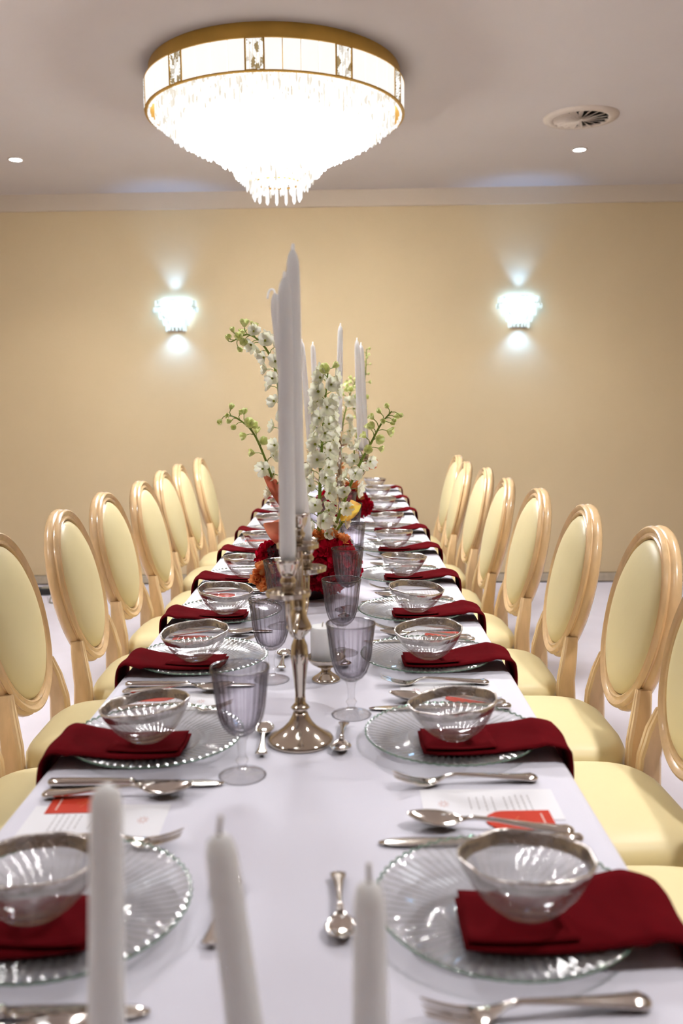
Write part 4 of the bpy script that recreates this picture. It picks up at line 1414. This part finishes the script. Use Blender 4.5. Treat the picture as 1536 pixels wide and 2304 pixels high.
calla(fa, A1, (0.050, 2.36, 0.955), (0.078, 2.325, 1.015), 0.030, M['calla_yellow'], 2.2)
delphinium(fa, [(-0.070, 2.37, 0.85), (-0.105, 2.36, 1.00), (-0.112, 2.36, 1.18), (-0.118, 2.36, 1.33), (-0.145, 2.36, 1.41), (-0.190, 2.36, 1.450), (-0.238, 2.36, 1.432)], A1, 34, 0.80, r0=0.0055, seed=1, start=0.2, spread=0.026)
delphinium(fa, [(-0.080, 2.37, 0.85), (-0.112, 2.36, 0.99), (-0.145, 2.35, 1.10), (-0.180, 2.34, 1.19), (-0.215, 2.33, 1.228), (-0.250, 2.33, 1.245)], A1, 19, 0.45, r0=0.0042, seed=2, start=0.2, spread=0.026)
delphinium(fa, [(-0.015, 2.33, 0.87), (-0.012, 2.31, 0.98), (-0.006, 2.31, 1.11), (0.004, 2.31, 1.24), (0.016, 2.31, 1.355)], A1, 56, 0.97, r0=0.0062, seed=3, start=0.08, spread=0.030, scale=1.12)
delphinium(fa, [(0.000, 2.35, 0.87), (0.045, 2.33, 0.99), (0.085, 2.33, 1.09), (0.125, 2.33, 1.165), (0.152, 2.33, 1.215), (0.180, 2.33, 1.248)], A1, 27, 0.52, r0=0.0052, seed=4, start=0.12, spread=0.027)

A2 = (0.040, 3.86, TZ)
fb = thing('flower_arrangement', 'far low arrangement of crimson and peach blooms behind the far candelabrum', 'flowers', A2)
obj('vase', MB().add(*lathe([(0.05, 0.0008), (0.062, 0.003), (0.070, 0.03), (0.068, 0.065), (0.060, 0.075), (0.001, 0.075)], 32)), M['vase'], fb)
for p, s in (((0.075, -0.04, 0.080), 0.95), ((0.060, -0.05, 0.095), 0.9), ((-0.03, -0.06, 0.080), 1.0), ((0.01, -0.07, 0.115), 1.0), ((-0.06, 0.0, 0.09), 1.0), ((0.0, 0.05, 0.09), 1.1), ((-0.02, -0.07, 0.080), 0.9)):
    place_bloom(fb, RED[int(abs(p[0]) * 1000) % 2], p, s)
for p, s in (((0.055, -0.06, 0.150), 1.25), ((0.045, -0.07, 0.175), 1.1), ((0.070, -0.08, 0.120), 0.9), ((-0.03, -0.03, 0.20), 1.0), ((-0.015, 0, 0.25), 0.9)):
    place_bloom(fb, ORANGE[int(abs(p[0]) * 1000) % 2], p, s)['label'] = 'peach orange bloom'
calla(fb, A2, (0.135, 3.80, 0.995), (0.195, 3.78, 1.015), 0.020, M['calla_coral'], 0.3)
delphinium(fb, [(0.030, 3.86, 0.86), (0.035, 3.84, 1.05), (0.045, 3.83, 1.18), (0.075, 3.83, 1.30), (0.100, 3.83, 1.36)], A2, 34, 0.7, r0=0.005, seed=6, start=0.15, spread=0.032, scale=1.2)
delphinium(fb, [(0.060, 3.88, 0.86), (0.10, 3.88, 1.10), (0.140, 3.88, 1.35), (0.150, 3.88, 1.50)], A2, 24, 0.45, r0=0.004, seed=8, start=0.25, spread=0.018, scale=0.8)
delphinium(fb, [(0.010, 3.86, 0.86), (-0.02, 3.84, 1.02), (-0.05, 3.82, 1.16), (-0.055, 3.82, 1.28)], A2, 22, 0.7, r0=0.004, seed=9, start=0.25, spread=0.028, scale=1.1)

# ------------------------------------------------------------------ by the wall at the left
pb = thing('power_adapter', 'small dark power box lying on the floor by the back wall', 'power box', (-1.97, 5.93, 0.0), 0.1)
obj('housing', MB().add(*bevel_box(0, 0, 0.022, 0.20, 0.09, 0.044, 0.008)), M['black'], pb, smooth=False)
obj('lid', MB().add(*bevel_box(0.02, -0.005, 0.048, 0.14, 0.06, 0.008, 0.003)), M['grey_plastic'], pb, smooth=False)
obj('power_cord', MB().add(*tube(spline([(-1.935, 5.90, 0.012), (-1.90, 5.72, 0.005), (-1.85, 5.64, 0.005), (-1.76, 5.85, 0.005), (-1.66, 6.08, 0.005), (-1.50, 6.13, 0.005)], 30), 0.005, 6), mtx=(Matrix.Translation((-1.97, 5.93, 0.0)) @ Matrix.Rotation(0.1, 4, 'Z')).inverted()), M['grey_plastic'], pb)
